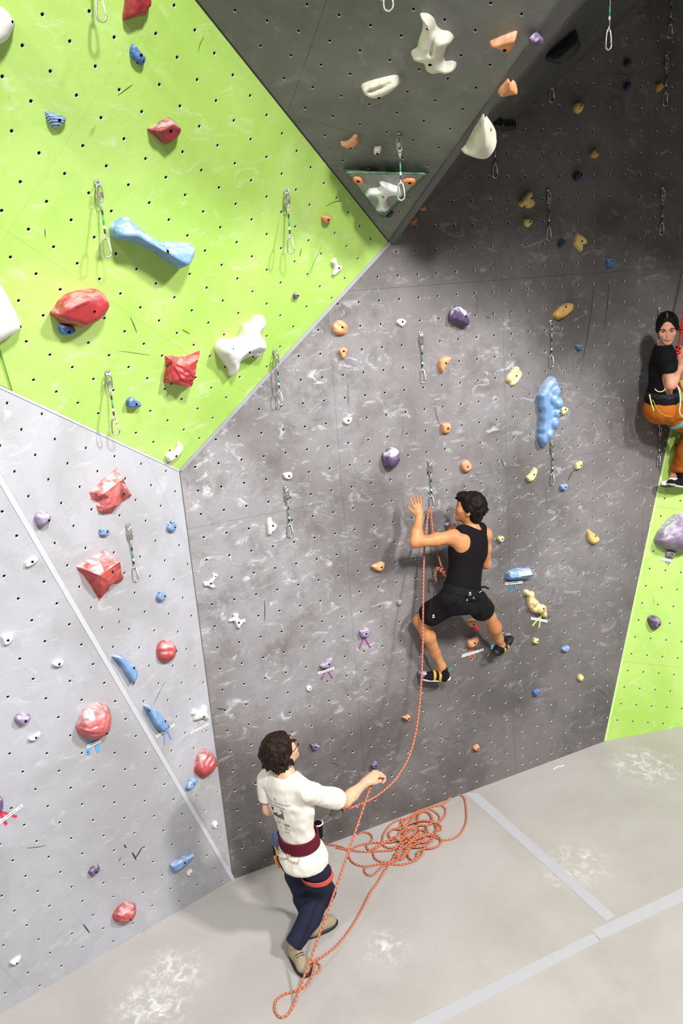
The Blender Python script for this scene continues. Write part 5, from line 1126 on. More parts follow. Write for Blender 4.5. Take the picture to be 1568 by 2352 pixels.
    grow('tank_top', tank, BLK, root, 0.0055, grow=0.011, disp=wrinkle(0.0016, 42, 8), cuts=[(JM(1058, 1366, 0.36), -sp)])
    # shorts
    cutL = lerp(hipL, knL, 0.62); cutR = lerp(hipR, knR, 0.60)
    def shorts_leg(h, k, c): return [cap(h, lerp(h, k, 0.75), 0.098, 0.098, 0.05)]
    Vl, Fl = sdf_mesh([ell(pel, (0.160, 0.122, 0.105), A, 0.06), ell(pel - sp * 0.04 + dep * 0.03, (0.140, 0.10, 0.08), A, 0.05)] + [cap(hipL, lerp(hipL, knL, 0.58), 0.096, 0.094, 0.05), cap(hipR, lerp(hipR, knR, 0.52), 0.096, 0.092, 0.05)], 0.006, grow=0.010, disp=wrinkle(0.0028, 48, 12))
    fast_obj('shorts', Vl, Fl, BLK2, root)
    # harness: belt, gear loops, leg loop straps
    hc = lerp(pel, abd, 0.36); be = band('harness_belt', hc, A, 0.153, 0.118, 0.062, BLACKW, root, 0.012, tilt=-0.006)
    for (x0, x1, sag) in ((1018, 1068, 16), (1072, 1104, 14), (1090, 1113, 10)):
        MB().tube(catmull([JM(x0, 1364, 0.52), JM((x0 + x1) / 2, 1364 + sag, 0.535), JM(x1, 1360, 0.51)], 6), 0.0045, 6).build('gear_loop', BLACKW, root, True)
    for x, y in ((1072, 1378), (1087, 1373)): MB().box(JM(x, y, 0.53), E1 * 0.006, EN * 0.003, UP * 0.008).build('buckle', M_STEEL, root)
    def star(x, y, d, r, bar):
        c = JM(x, y, d); m = MB()
        for k in range(3):
            a_ = math.pi * k / 3; v_ = math.cos(a_) * E1 + math.sin(a_) * UP; w_ = np.cross(EN, v_); m.box(c, v_ * r, w_ * r * 0.16, EN * 0.0012)
        if bar: m.box(c - UP * r * 1.6, E1 * r * 1.2, EN * 0.0012, UP * r * 0.22)
        m.build('emblem', WHITE_R, root)
    star(1079, 1362, 0.522, 0.010, True); star(995, 1414, 0.398, 0.010, True)
    MB().box(JM(1103, 1359, 0.512), unit(E1 + 0.35 * UP) * 0.013, EN * 0.0015, UP * 0.002).build('emblem', WHITE_R, root)
    MB().tube(catmull([JM(992, 1374, 0.36), JM(988, 1395, 0.42), JM(985, 1412, 0.42), JM(986, 1426, 0.41)], 5), 0.006, 6).build('strap_end', BLACKW, root, True)
    MB().tube(catmull([JM(1102, 1350, 0.34), JM(1112, 1348, 0.36), JM(1122, 1352, 0.37)], 5), 0.008, 6).build('strap_end', BLACKW, root, True)
    # shoes
    for nm, he, to, an, s in (('L', heL, toeL, anL, 1), ('R', heR, toeR, anR, -1)):
        t = unit(to - he); nu = unit((an - lerp(he, to, 0.25)) - ((an - lerp(he, to, 0.25)) @ t) * t); sd = np.cross(t, nu); As = np.array([sd, t, nu]); L = np.linalg.norm(to - he)
        sh = grow('climbing_shoe', [ell(lerp(he, to, 0.12), (0.036, 0.042, 0.045), As, 0.03), ell(lerp(he, to, 0.5) + nu * 0.004, (0.040, 0.08, 0.040), As, 0.03), ell(lerp(he, to, 0.86) - nu * 0.006, (0.036, 0.05, 0.026), As, 0.03), cap(lerp(he, to, 0.16), lerp(he, an, 0.8) , 0.036, 0.036, 0.02)], BLK2, root, 0.005, grow=0.004, cuts=[(lerp(he, an, 0.75) + nu * 0.012, nu)])
        grow('sole', [ell(lerp(he, to, 0.5) - nu * 0.026, (0.042, 0.115, 0.012), As, 0.02), ell(lerp(he, to, 0.88) - nu * 0.014, (0.040, 0.048, 0.020), As, 0.02), ell(he - nu * 0.012, (0.036, 0.03, 0.026), As, 0.02)], WHITE_R if nm == 'L' else BLK_R, sh, 0.005)
        for q in (0.36, 0.58): band('strap', lerp(he, to, q) + nu * 0.006, np.array([sd, nu, t]), 0.046 - 0.004 * (q > 0.4), 0.048 - 0.006 * (q > 0.4), 0.022, MUST, sh, 0.003)
        tb = he + nu * 0.062 - t * 0.014 if nm == 'L' else JM(1130, 1486, 0.165); MB().box(tb, sd * 0.008, t * 0.003, unit(nu - t * 0.5) * 0.018).build('pull_tab', TEAL, sh)
    return root
climber()

# ---------------------------------------------------------------- the belayer in the cream T-shirt
BF = unit(np.array([0.60, 0.80, 0])); BR = np.cross(BF, UP)
def belayer():
    foot = PL['floor'].at(705, 2150); pel = JY(692, 1952, 4.74); neck = JY(654, 1782, 4.72); hd = JY(646, 1724, 4.76)
    root = empty('person', (foot[0], foot[1], 0.0), 'belayer in a cream T-shirt and dark jeans standing on the floor, rope in hand', 'person')
    sp = unit(neck - pel); fw = unit(BF - (BF @ sp) * sp); rt = np.cross(fw, sp); A = np.array([rt, fw, sp])
    shR, shL = neck - sp * 0.075 + rt * 0.175, neck - sp * 0.085 - rt * 0.175
    elR, wrR = JY(792, 1840, 4.86), JY(838, 1798, 4.98); elL = JY(618, 1858, 4.80); wrL = elL + fw * 0.18 + rt * 0.12 - UP * 0.02
    chest, abd = lerp(neck, pel, 0.33), lerp(neck, pel, 0.68)
    torso = [ell(chest, (0.162, 0.108, 0.19), A, 0.06), ell(abd, (0.118, 0.090, 0.16), A, 0.06), ell(pel, (0.150, 0.112, 0.12), A, 0.06), cap(shL, neck, 0.058, 0.055, 0.05), cap(shR, neck, 0.058, 0.055, 0.05)]
    knR = JY(744, 2050, 4.83); anR = JZ(676, 2166, 0.13); knL = JY(700, 2062, 4.92); anL = JZ(718, 2120, 0.10)
    hipR, hipL = pel - sp * 0.06 + rt * 0.072, pel - sp * 0.06 - rt * 0.072
    f_h = unit(np.array([0.80, 0.52, 0.36])); u_h = np.array([-0.25, -0.25, 1.0])
    hands = hand_prims(wrR, JY(858, 1782, 5.02) - wrR, -0.5 * BF + 0.7 * UP - 0.2 * BR, 1, 1.22, 0.98, 0.0, 0.95, fist=True) + hand_prims(wrL, fw + 0.3 * rt, UP, 1, 1.0, 0.8, 0.05, 0.7)
    arms = limb([shR, lerp(shR, elR, 0.5), elR], [0.054, 0.048, 0.040]) + limb([elR, lerp(elR, wrR, 0.35), wrR], [0.041, 0.041, 0.028]) + limb([shL, elL], [0.052, 0.040]) + limb([elL, wrL], [0.040, 0.028])
    legs = limb([hipR, knR], [0.085, 0.058], 0.04) + limb([knR, lerp(knR, anR, 0.35), anR], [0.056, 0.057, 0.042]) + limb([hipL, knL], [0.085, 0.058], 0.04) + limb([knL, lerp(knL, anL, 0.35), anL], [0.056, 0.057, 0.042])
    grow('body', torso + arms + hands + legs + [cap(neck - sp * 0.02, lerp(neck, hd, 0.7), 0.056, 0.054, 0.03)] + head_prims(hd, f_h, u_h, 1.06), SK2, root, 0.0062)
    face_parts(root, hd, f_h, u_h, 1.06, 0.2, SK2)
    f, u, r = frame(f_h, u_h); A2 = np.array([r, f, u])
    hr = [ell(hd + u * 0.036 - f * 0.026, (0.102, 0.114, 0.108), A2, 0.02), ell(hd - u * 0.040 - f * 0.062, (0.090, 0.066, 0.085), A2, 0.03), sub(ell(hd + f * 0.125 - u * 0.035, (0.095, 0.105, 0.100), A2, 0.015))]
    hr += hair_locks(hd + u * 0.02 - f * 0.02, f, u, r, 260, (0.100, 0.112, 0.108), 0.052, 11, 0.55, lo=-0.75, back=0.18, thick=0.014)
    grow('hair', hr, HAIRB, root, 0.0055, disp=wrinkle(0.0025, 120, 9))
    # spectacles
    gl = MB(); P = lambda a, b, d: hd + 1.06 * (a * r + b * f + d * u)
    for q in (1, -1):
        gl.tube([P(q * 0.033 + 0.024 * math.cos(t), 0.102, 0.002 + 0.018 * math.sin(t)) for t in np.linspace(0, 2 * math.pi, 17)[:-1]], 0.0026, 6, closed=True)
        gl.tube([P(q * 0.057, 0.100, 0.006), P(q * 0.078, 0.06, 0.008), P(q * 0.082, 0.0, 0.006)], 0.0026, 6)
    gl.tube([P(-0.010, 0.104, 0.004), P(0.010, 0.104, 0.004)], 0.0026, 6); gl.build('spectacles', GLASS, root, True)
    # T-shirt
    slR, slL = lerp(shR, elR, 0.80), lerp(shL, elL, 0.66)
    shirt = torso[:2] + [ell(lerp(abd, pel, 0.45), (0.118, 0.092, 0.09), A, 0.03), ell(pel - sp * 0.02, (0.166, 0.134, 0.090), A, 0.03), ell(pel - sp * 0.07, (0.172, 0.140, 0.075), A, 0.03), cap(shL, neck - sp * 0.03, 0.058, 0.06, 0.05), cap(shR, neck - sp * 0.03, 0.058, 0.06, 0.05), sub(ell(neck + sp * 0.035 + fw * 0.01, (0.068, 0.075, 0.06), A, 0.01))]
    wr1, wr2 = wrinkle(0.0034, 30, 21), wrinkle(0.0020, 85, 22); dsp = lambda X, Y, Z: wr1(X, Y, Z) + wr2(X, Y, Z)
    parts = [sdf_mesh(shirt, 0.0065, grow=0.014, disp=dsp, cuts=[(pel - sp * 0.098, -sp)])]
    for sh_, el_, sl_ in ((shR, elR, slR), (shL, elL, slL)):       # sleeves, trimmed square at the hem
        ar = unit(el_ - sh_); parts.append(sdf_mesh([cap(sh_ - ar * 0.01, sh_ + ar * 0.06, 0.058, 0.058, 0.03), cap(sh_ + ar * 0.03, sl_ + ar * 0.06, 0.057, 0.066, 0.03)], 0.0065, grow=0.008, disp=dsp, cuts=[(sl_, ar)]))
    Vs = np.concatenate([q[0] for q in parts]); off_ = np.cumsum([0] + [len(q[0]) for q in parts]); Fs = np.concatenate([q[1] + off_[k] for k, q in enumerate(parts)])
    so = fast_obj('t_shirt', Vs, Fs, CREAM, root)
    # jeans
    jr = limb([hipR, lerp(hipR, knR, 0.5), knR], [0.088, 0.086, 0.070], 0.05) + limb([knR, lerp(knR, anR, 0.5), lerp(knR, anR, 0.96)], [0.070, 0.068, 0.064], 0.04)
    jl = limb([hipL, lerp(hipL, knL, 0.5), knL], [0.088, 0.086, 0.070], 0.05) + limb([knL, lerp(knL, anL, 0.5), lerp(knL, anL, 0.94)], [0.070, 0.066, 0.062], 0.04)
    w3 = wrinkle(0.0042, 40, 31)
    grow('jeans', [ell(pel - sp * 0.05, (0.150, 0.112, 0.09), A, 0.05)] + jr + jl + [sub(cap(lerp(knR, anR, 0.97) + unit(anR - knR) * 0.072, anR + unit(anR - knR) * 0.2, 0.078, 0.09, 0.004)), sub(cap(lerp(knL, anL, 0.95) + unit(anL - knL) * 0.072, anL + unit(anL - knL) * 0.2, 0.078, 0.09, 0.004))], NAVY, root, 0.0068, grow=0.006, disp=w3)
    # boots
    for an, toe_dir, nm in ((anR, unit(PL['floor'].at(690, 2240) - PL['floor'].at(655, 2180)), 'R'), (anL, unit(np.array([0.85, 0.5, 0])), 'L')):
        b = np.array([an[0], an[1], 0.0]); t = unit(toe_dir * np.array([1, 1, 0])); sd = np.cross(t, UP); As = np.array([sd, t, UP])
        bo = grow('boot', [cap(b + UP * 0.06 - t * 0.01, b + UP * 0.115, 0.050, 0.048, 0.03), ell(b + UP * 0.055 - t * 0.02, (0.046, 0.06, 0.055), As, 0.03), ell(b + t * 0.075 + UP * 0.055, (0.048, 0.085, 0.046), As, 0.03), ell(b + t * 0.135 + UP * 0.042, (0.047, 0.058, 0.036), As, 0.03)], SUEDE, root, 0.006, disp=wrinkle(0.002, 60, 41))
        grow('sole', [ell(b + t * 0.055 + UP * 0.018, (0.055, 0.145, 0.020), As, 0.02), ell(b + t * 0.12 + UP * 0.018, (0.055, 0.08, 0.020), As, 0.02)], BLK_R, bo, 0.006, cuts=[(b + UP * 0.001, -UP), (b + UP * 0.030, UP)])
        lc = MB()
        for q in range(3): c0 = b + t * (0.075 + 0.018 * q) + UP * (0.100 - 0.006 * q); lc.tube([c0 - sd * 0.028, c0 + UP * 0.004, c0 + sd * 0.028], 0.0028, 6)
        lc.build('laces', BLK_R, bo, True)
    # harness
    hc = lerp(abd, pel, 0.46); band('harness_belt', hc, A, 0.140, 0.114, 0.088, MAROON, root, 0.012, tilt=0.0)
    band('leg_loop', lerp(hipR, knR, 0.40), np.array([unit(np.cross(unit(knR - hipR), BF)), BF, unit(knR - hipR)]), 0.108, 0.108, 0.045, RED_W, root, 0.006)
    LT = plain('loop_tan', srgb(196, 176, 150), 0.5)
    for a0 in (-0.045, 0.055):
        q = lambda x, z, y: hc + rt * (a0 + x) - fw * y + sp * z
        MB().tube(catmull([q(-0.04, -0.036, 0.128), q(-0.038, -0.064, 0.142), q(0.034, -0.064, 0.140), q(0.04, -0.036, 0.122)], 5), 0.0042, 6).build('gear_loop', LT, root, True)
    MB().tube(catmull([hc - rt * 0.09 - fw * 0.118 - sp * 0.04, hc - rt * 0.085 - fw * 0.15 - sp * 0.09, hc - rt * 0.065 - fw * 0.152 - sp * 0.15, hc - rt * 0.035 - fw * 0.150 - sp * 0.20], 6), 0.005, 6).build('elastic_strap', BLACKW, root, True)
    # back print
    bv = so.data; bvh = BVHTree.FromPolygons([v.co + Vector(root.location) for v in bv.vertices], [tuple(p.vertices) for p in bv.polygons])
    cb = lerp(neck, pel, 0.36) - rt * 0.022
    def stick(pts2, faces, name, mat, cx, cy, sc):
        out = []
        for (x, y) in pts2:
            o = cb + rt * (cx + x * sc) + sp * (cy + y * sc) - fw * 0.45; h = bvh.ray_cast(Vector(o), Vector(fw)); p = np.array(h[0]) if h[0] is not None else o + fw * 0.3; out.append(p - fw * 0.0018)
        mesh_obj(name, out, faces, mat, so)
    INKG = plain('print_grey', srgb(104, 100, 94), 0.8); INKK = plain('print_black', srgb(50, 46, 46), 0.8); INKR = plain('print_red', srgb(160, 110, 104), 0.8)
    for txt, cy, w, mt in (('TAKARAN VISION WORKS', 0.080, 0.235, INKG), ('grimson Norte', 0.054, 0.15, INKG), ('in', 0.106, 0.022, INKR)):
        V, Fc = text_mesh(txt); V = V - (V.min(0) + V.max(0)) / 2; s = w / (V[:, 0].max() * 2); stick([(p[0], p[1]) for p in V], Fc, 'lettering', mt, 0.0, cy, s)
    def bars(rects, nm, mt):
        P2 = []; Fc = []
        for (x0, x1, y0, y1) in rects:
            n = len(P2); P2 += [(x0, y0), (x1, y0), (x1, y1), (x0, y1)]; Fc.append((n, n + 1, n + 2, n + 3))
        stick(P2, Fc, nm, mt, 0, 0, 1.0)
    bars([(-0.052, -0.046, -0.035, 0.036), (0.046, 0.052, -0.035, 0.036), (-0.046, 0.046, 0.031, 0.036), (-0.046, -0.030, 0.010, 0.031)] + [(-0.040 + 0.014 * k, -0.030 + 0.014 * k, -0.035, -0.012 + 0.008 * ((k * 7) % 3)) for k in range(6)] + [(-0.046, 0.046, -0.037, -0.030)], 'printed_picture', INKK)
    bars([(-0.028, 0.020, -0.056, -0.052), (0.035, 0.075, -0.082, -0.078), (0.035, 0.075, -0.096, -0.088), (-0.020, -0.008, -0.088, -0.078), (-0.045, -0.020, -0.102, -0.099), (0.035, 0.050, -0.118, -0.110), (0.030, 0.070, -0.134, -0.131), (-0.012, 0.010, -0.122, -0.119), (0.02, 0.06, -0.152, -0.149)], 'printed_logos', INKG)
    return dict(root=root, wrR=wrR, hand=JY(856, 1783, 5.01), waist=hc, fw=fw, rt=rt, sp=sp, hip=hc - rt * 0.158)
BEL = belayer()

# gear clipped to the belayer's belt: each piece hangs on its own
def clip_gear():
    Yk = 4.70
    o = empty('carabiner', JY(632, 1925, Yk), 'blue carabiner clipped to the left of the belayer\'s maroon belt', 'carabiner')
    MB().tube(catmull([JY(630, 1912, Yk), JY(625, 1920, Yk), JY(625, 1935, Yk), JY(630, 1942, Yk), JY(636, 1934, Yk), JY(637, 1918, Yk)], 5, closed=True), 0.006, 8, closed=True).build('frame', plain('anodised_blue', srgb(70, 96, 168), 0.3, 0.6), o, True)
    MB().tube([JY(636, 1934, Yk), JY(637, 1918, Yk)], 0.0045, 6).build('gate', M_STEEL, o)
    o = empty('nut_tool', JY(634, 1980, Yk), 'slim orange tool dangling from the belayer\'s left hip', 'tool')
    MB().tube([JY(628, 1942, Yk), JY(631, 1962, Yk)], 0.008, 8).build('leash', BLACKW, o, True)
    MB().box(JY(636, 1980, Yk), unit(JY(640, 1990, Yk) - JY(632, 1968, Yk)) * 0.045, BR * 0.010, BF * 0.008).build('blade', plain('anodised_orange', srgb(206, 134, 34), 0.35, 0.4), o)
    MB().tube(catmull([JY(629, 1943, Yk), JY(634, 1955, Yk), JY(635, 1968, Yk)], 4), 0.006, 8).build('handle', MUST, o, True)
    o = empty('chalk_bag', JY(731, 1905, 4.80), 'dark chalk bag on the right side of the belayer\'s belt', 'chalk bag')
    cq = JY(730, 1906, 4.86); grow('bag', [cap(cq + UP * 0.04, cq - UP * 0.05, 0.036, 0.032, 0.02)], BLK2, o, 0.006, cuts=[(cq + UP * 0.055, UP)])
    MB().tube([cq + UP * 0.056 + 0.037 * (math.cos(t) * BR + math.sin(t) * BF) for t in np.linspace(0, 2 * math.pi, 17)[:-1]], 0.005, 6, closed=True).build('rim', M_BAND, o, True)
clip_gear()
DEV = JY(772, 1866, 4.99)
def belay_device():
    o = empty('belay_device', DEV, 'dark metal belay device clipped in front of the belayer\'s harness', 'belay device')
    a = unit(JY(790, 1858, 4.99) - JY(758, 1876, 4.99)); b = unit(np.cross(a, BF)); c = np.cross(a, b)
    outl = [(-0.045, -0.01), (-0.03, 0.03), (0.0, 0.042), (0.035, 0.035), (0.05, 0.01), (0.03, -0.02), (0.0, -0.03), (-0.03, -0.028)]
    DK = plain('device_grey', srgb(60, 62, 68), 0.35, 0.7)
    for s in (-1, 1): MB().prism([DEV + a * x - b * y + c * (0.014 * s) for x, y in outl], c, 0.004).build('side_plate', DK if s < 0 else M_ZINC, o)
    MB().tube([DEV + a * 0.01 - c * 0.014, DEV + a * 0.01 + c * 0.016], 0.014, 10).build('cam', M_STEEL, o, True)
    MB().box(DEV + a * 0.035 + b * 0.018 - c * 0.018, a * 0.022, b * 0.007, c * 0.004).build('lever', BLK_R, o)
    c2 = empty('locking_carabiner', DEV - a * 0.09, 'locking carabiner with a red sleeve joining belay device and harness', 'carabiner')
    p0, p1 = DEV - a * 0.030, JY(737, 1888, 4.93)
    d = p1 - p0; n = unit(np.cross(d, BF))
    MB().tube(catmull([p0, p0 + d * 0.2 + n * 0.016, p0 + d * 0.75 + n * 0.016, p1, p0 + d * 0.75 - n * 0.012, p0 + d * 0.2 - n * 0.014], 5, closed=True), 0.0055, 8, closed=True).build('frame', M_STEEL, c2, True)
    MB().tube([p0 + d * 0.25 - n * 0.014, p0 + d * 0.1], 0.0085, 8).build('locking_sleeve', TAPE['red'], c2, True)
    bl = empty('belay_loop', p1, 'dark red webbing loop between the belayer\'s belt and the carabiner', 'webbing')
    MB().tube(catmull([p1, p1 + d * 0.15, BEL['waist'] + BEL['fw'] * 0.13], 5), 0.010, 6).build('loop', MAROON, bl, True)
belay_device()

# ---------------------------------------------------------------- the dark-haired climber at the right edge
def woman():
    pel = JM(1520, 930, 0.27); neck = JM(1524, 797, 0.30); hd = JM(1532, 754, 0.38)
    root = empty('person', pel, 'dark haired climber in black T-shirt and rust trousers hanging at the right edge', 'person')
    sp = unit(neck - pel); fw = unit(E1 * 0.92 + EN * 0.38); fw = unit(fw - (fw @ sp) * sp); rt = np.cross(fw, sp); A = np.array([rt, fw, sp])
    shL, shR = JM(1530, 818, 0.42), JM(1520, 808, 0.16); elL, wrL = JM(1541, 884, 0.44), JM(1560, 848, 0.42); elR, wrR = JM(1562, 862, 0.20), JM(1560, 826, 0.33)
    chest, abd = lerp(neck, pel, 0.36), lerp(neck, pel, 0.70)
    torso = [ell(chest, (0.145, 0.105, 0.17), A, 0.06), ell(abd, (0.125, 0.098, 0.14), A, 0.06), ell(pel, (0.155, 0.13, 0.125), A, 0.06), cap(shL, neck, 0.05, 0.05, 0.04), cap(shR, neck, 0.05, 0.05, 0.04)]
    hipL, hipR = JM(1528, 938, 0.33), JM(1528, 936, 0.18); knL, knR = JM(1592, 985, 0.34), JM(1600, 962, 0.15); anL, anR = JM(1559, 1082, 0.13), JM(1546, 1096, 0.08)
    f_h = unit(unit(CAM - hd) * 0.95 - 0.34 * UP + 0.06 * E1); u_h = UP - 0.10 * E1
    hands = hand_prims(wrL, JM(1562, 826, 0.40) - wrL, -E1 + 0.3 * EN, 1, 0.95, 0.98, 0.0, fist=True) + hand_prims(wrR, UP + 0.1 * E1, EN * 0.6 - E1 * 0.4, -1, 0.95, 0.98, 0.0, fist=True)
    arms = limb([shL, lerp(shL, elL, 0.5), elL], [0.048, 0.046, 0.039]) + limb([elL, lerp(elL, wrL, 0.35), wrL], [0.039, 0.038, 0.025]) + limb([shR, elR], [0.046, 0.036]) + limb([elR, wrR], [0.036, 0.024])
    legs = limb([hipL, knL], [0.09, 0.055], 0.04) + limb([knL, lerp(knL, anL, 0.35), anL], [0.054, 0.054, 0.034]) + limb([hipR, knR], [0.09, 0.055], 0.04) + limb([knR, lerp(knR, anR, 0.35), anR], [0.054, 0.054, 0.034])
    grow('body', torso + arms + hands + legs + [cap(neck - sp * 0.01, lerp(neck, hd, 0.65), 0.048, 0.046, 0.03)] + head_prims(hd, f_h, u_h, 1.04), SK3, root, 0.006)
    face_parts(root, hd, f_h, u_h, 1.04, 0.95, SK3)
    f, u, r = frame(f_h, u_h); A2 = np.array([r, f, u])
    hr = [ell(hd + u * 0.028 - f * 0.016, (0.092, 0.110, 0.112), A2, 0.02), ell(hd - u * 0.05 - f * 0.050, (0.076, 0.052, 0.10), A2, 0.03), cap(hd - f * 0.06 - u * 0.05, hd - f * 0.07 - u * 0.16, 0.06, 0.04, 0.03),
          cap(hd + r * 0.020 + f * 0.060 + u * 0.098, hd + r * 0.074 + f * 0.030 + u * 0.01, 0.016, 0.018, 0.02), cap(hd - r * 0.020 + f * 0.060 + u * 0.098, hd - r * 0.074 + f * 0.030 + u * 0.01, 0.016, 0.018, 0.02), cap(hd + r * 0.074 + f * 0.020, hd + r * 0.072 - f * 0.03 - u * 0.045, 0.016, 0.012, 0.02), cap(hd - r * 0.074 + f * 0.020, hd - r * 0.072 - f * 0.03 - u * 0.045, 0.016, 0.012, 0.02), sub(ell(hd + f * 0.118 - u * 0.004, (0.066, 0.080, 0.110), A2, 0.012)), sub(cap(hd + f * 0.10 + u * 0.105, hd - f * 0.02 + u * 0.142, 0.004, 0.004, 0.004))]
    grow('hair', hr, HAIRK, root, 0.0045, disp=wrinkle(0.0010, 150, 17))
    MB().tube([hd + f * (0.098 * math.cos(t)) + u * (0.028 + 0.1115 * math.sin(t)) - f * 0.008 for t in np.linspace(0.75, 1.5, 7)], 0.0024, 6).build('parting', SK3, root, True)
    slL = lerp(shL, elL, 0.42); slR = lerp(shR, elR, 0.4)
    shirt = torso[:2] + [ell(lerp(abd, pel, 0.5), (0.14, 0.11, 0.12), A, 0.05), ell(pel + sp * 0.03, (0.155, 0.125, 0.085), A, 0.05), cap(shL, neck - sp * 0.03, 0.056, 0.058, 0.05), cap(shR, neck - sp * 0.03, 0.056, 0.058, 0.05), cap(shL, slL, 0.060, 0.062, 0.04), cap(shR, slR, 0.058, 0.058, 0.04), sub(ell(neck + sp * 0.04, (0.062, 0.068, 0.05), A, 0.01)),
             sub(cap(slL + unit(elL - shL) * 0.075, slL + unit(elL - shL) * 0.2, 0.072, 0.072, 0.006)), sub(cap(slR + unit(elR - shR) * 0.075, slR + unit(elR - shR) * 0.2, 0.07, 0.07, 0.006))]
    grow('t_shirt', shirt, BLK, root, 0.0062, grow=0.012, disp=wrinkle(0.0028, 40, 51), cuts=[(pel + sp * 0.01, -(sp - 0.28 * fw))])
    tl = limb([hipL, lerp(hipL, knL, 0.5), knL], [0.098, 0.085, 0.066], 0.05) + limb([knL, lerp(knL, anL, 0.5), lerp(knL, anL, 0.88)], [0.066, 0.060, 0.052], 0.04) + limb([hipR, lerp(hipR, knR, 0.5), knR], [0.098, 0.085, 0.066], 0.05) + limb([knR, lerp(knR, anR, 0.5), lerp(knR, anR, 0.85)], [0.066, 0.060, 0.052], 0.04)
    grow('trousers', [ell(pel - sp * 0.02, (0.155, 0.132, 0.115), A, 0.05), ell(pel - sp * 0.05 - fw * 0.04, (0.145, 0.10, 0.10), A, 0.05)] + tl, RUST, root, 0.0065, grow=0.010, disp=wrinkle(0.0026, 45, 61))
    band('harness_belt', lerp(abd, pel, 0.42), A, 0.150, 0.122, 0.070, cloth_mat('webbing_charcoal', srgb(40, 40, 46)), root, 0.012)
    band('leg_loop', lerp(hipL, knL, 0.42), np.array([unit(np.cross(unit(knL - hipL), UP)), unit(np.cross(unit(np.cross(unit(knL - hipL), UP)), unit(knL - hipL))), unit(knL - hipL)]), 0.105, 0.105, 0.035, TEAL, root, 0.006)
    MB().tube(catmull([JM(1503, 893, 0.408), JM(1510, 899, 0.42), JM(1521, 899, 0.42), JM(1529, 891, 0.408)], 5), 0.0042, 6).build('gear_loop', plain('loop_cream', srgb(214, 206, 170), 0.5), root, True)
    MB().tube(catmull([JM(1491, 906, 0.40), JM(1495, 925, 0.425), JM(1501, 944, 0.42)], 5), 0.0055, 6).build('elastic_strap', TAPE['lime'], root, True)
    MB().tube(catmull([JM(1498, 918, 0.43), JM(1510, 940, 0.435), JM(1524, 953, 0.435), JM(1542, 957, 0.44)], 5), 0.003, 6).build('cord', MUST, root, True)
    WS = plain('sling_white', srgb(212, 206, 196), 0.6)
    MB().tube(catmull([JM(1552, 880, 0.47), JM(1560, 900, 0.48), JM(1562, 925, 0.48), JM(1560, 945, 0.48), JM(1566, 956, 0.47), JM(1580, 958, 0.46)], 5), 0.006, 6).build('sling', WS, root, True)
    for he, to, an, mt, so_ in ((JM(1585, 1112, 0.13), JM(1542, 1107, 0.16), anL, BLK2, WHITE_R), (JM(1560, 1106, 0.06), JM(1526, 1110, 0.10), anR, WHITE_R, BLK_R)):
        t = unit(to - he); nu = unit(UP - (UP @ t) * t); sd = np.cross(t, nu); As = np.array([sd, t, nu])
        sh = grow('climbing_shoe', [ell(lerp(he, to, 0.1), (0.034, 0.045, 0.042), As, 0.03), ell(lerp(he, to, 0.55), (0.038, 0.075, 0.034), As, 0.03), ell(to - nu * 0.004, (0.034, 0.045, 0.026), As, 0.03), cap(lerp(he, to, 0.2), an, 0.036, 0.036, 0.02)], mt, root, 0.0055, grow=0.003, cuts=[(an + nu * 0.0, nu)])
        grow('sole', [ell(lerp(he, to, 0.5) - nu * 0.030, (0.042, 0.12, 0.012), As, 0.02), ell(to - nu * 0.014, (0.036, 0.045, 0.020), As, 0.02)], so_, sh, 0.0055)
        band('strap', lerp(he, to, 0.45), np.array([sd, nu, t]), 0.045, 0.042, 0.020, WHITE_R if mt is BLK2 else BLK_R, sh, 0.003)
    return root
woman()
# ================================================================= ropes
def rope_mat(name, base, fleck, light):
    m, nt, b = nodes(name, 0.75, 0, 0.2); uv = N(nt, 'ShaderNodeUVMap'); uv.uv_map = 'UVMap'; sx = N(nt, 'ShaderNodeSeparateXYZ'); nt.links.new(uv.outputs['UV'], sx.inputs[0])
    a = mth(nt, 'ADD', mth(nt, 'MULTIPLY', sx.outputs['X'], 34.0), mth(nt, 'MULTIPLY', sx.outputs['Y'], 1.0)); fa = mth(nt, 'FRACT', a)
    a2 = mth(nt, 'SUBTRACT', mth(nt, 'MULTIPLY', sx.outputs['X'], 34.0), mth(nt, 'MULTIPLY', sx.outputs['Y'], 2.0)); fb = mth(nt, 'FRACT', a2)
    c = mix(nt, ramp(nt, fa, 0.62, 0.66), base, light); c = mix(nt, mth(nt, 'MULTIPLY', ramp(nt, fb, 0.66, 0.70), ramp(nt, fa, 0.60, 0.50)), c, fleck)
    nt.links.new(c, b.inputs['Base Color']); return m
M_ROPE = rope_mat('rope_orange', srgb(190, 108, 86), srgb(118, 76, 80), srgb(212, 130, 80)); M_ROPE2 = rope_mat('rope_red', srgb(206, 48, 30), srgb(150, 30, 24), srgb(226, 84, 40))
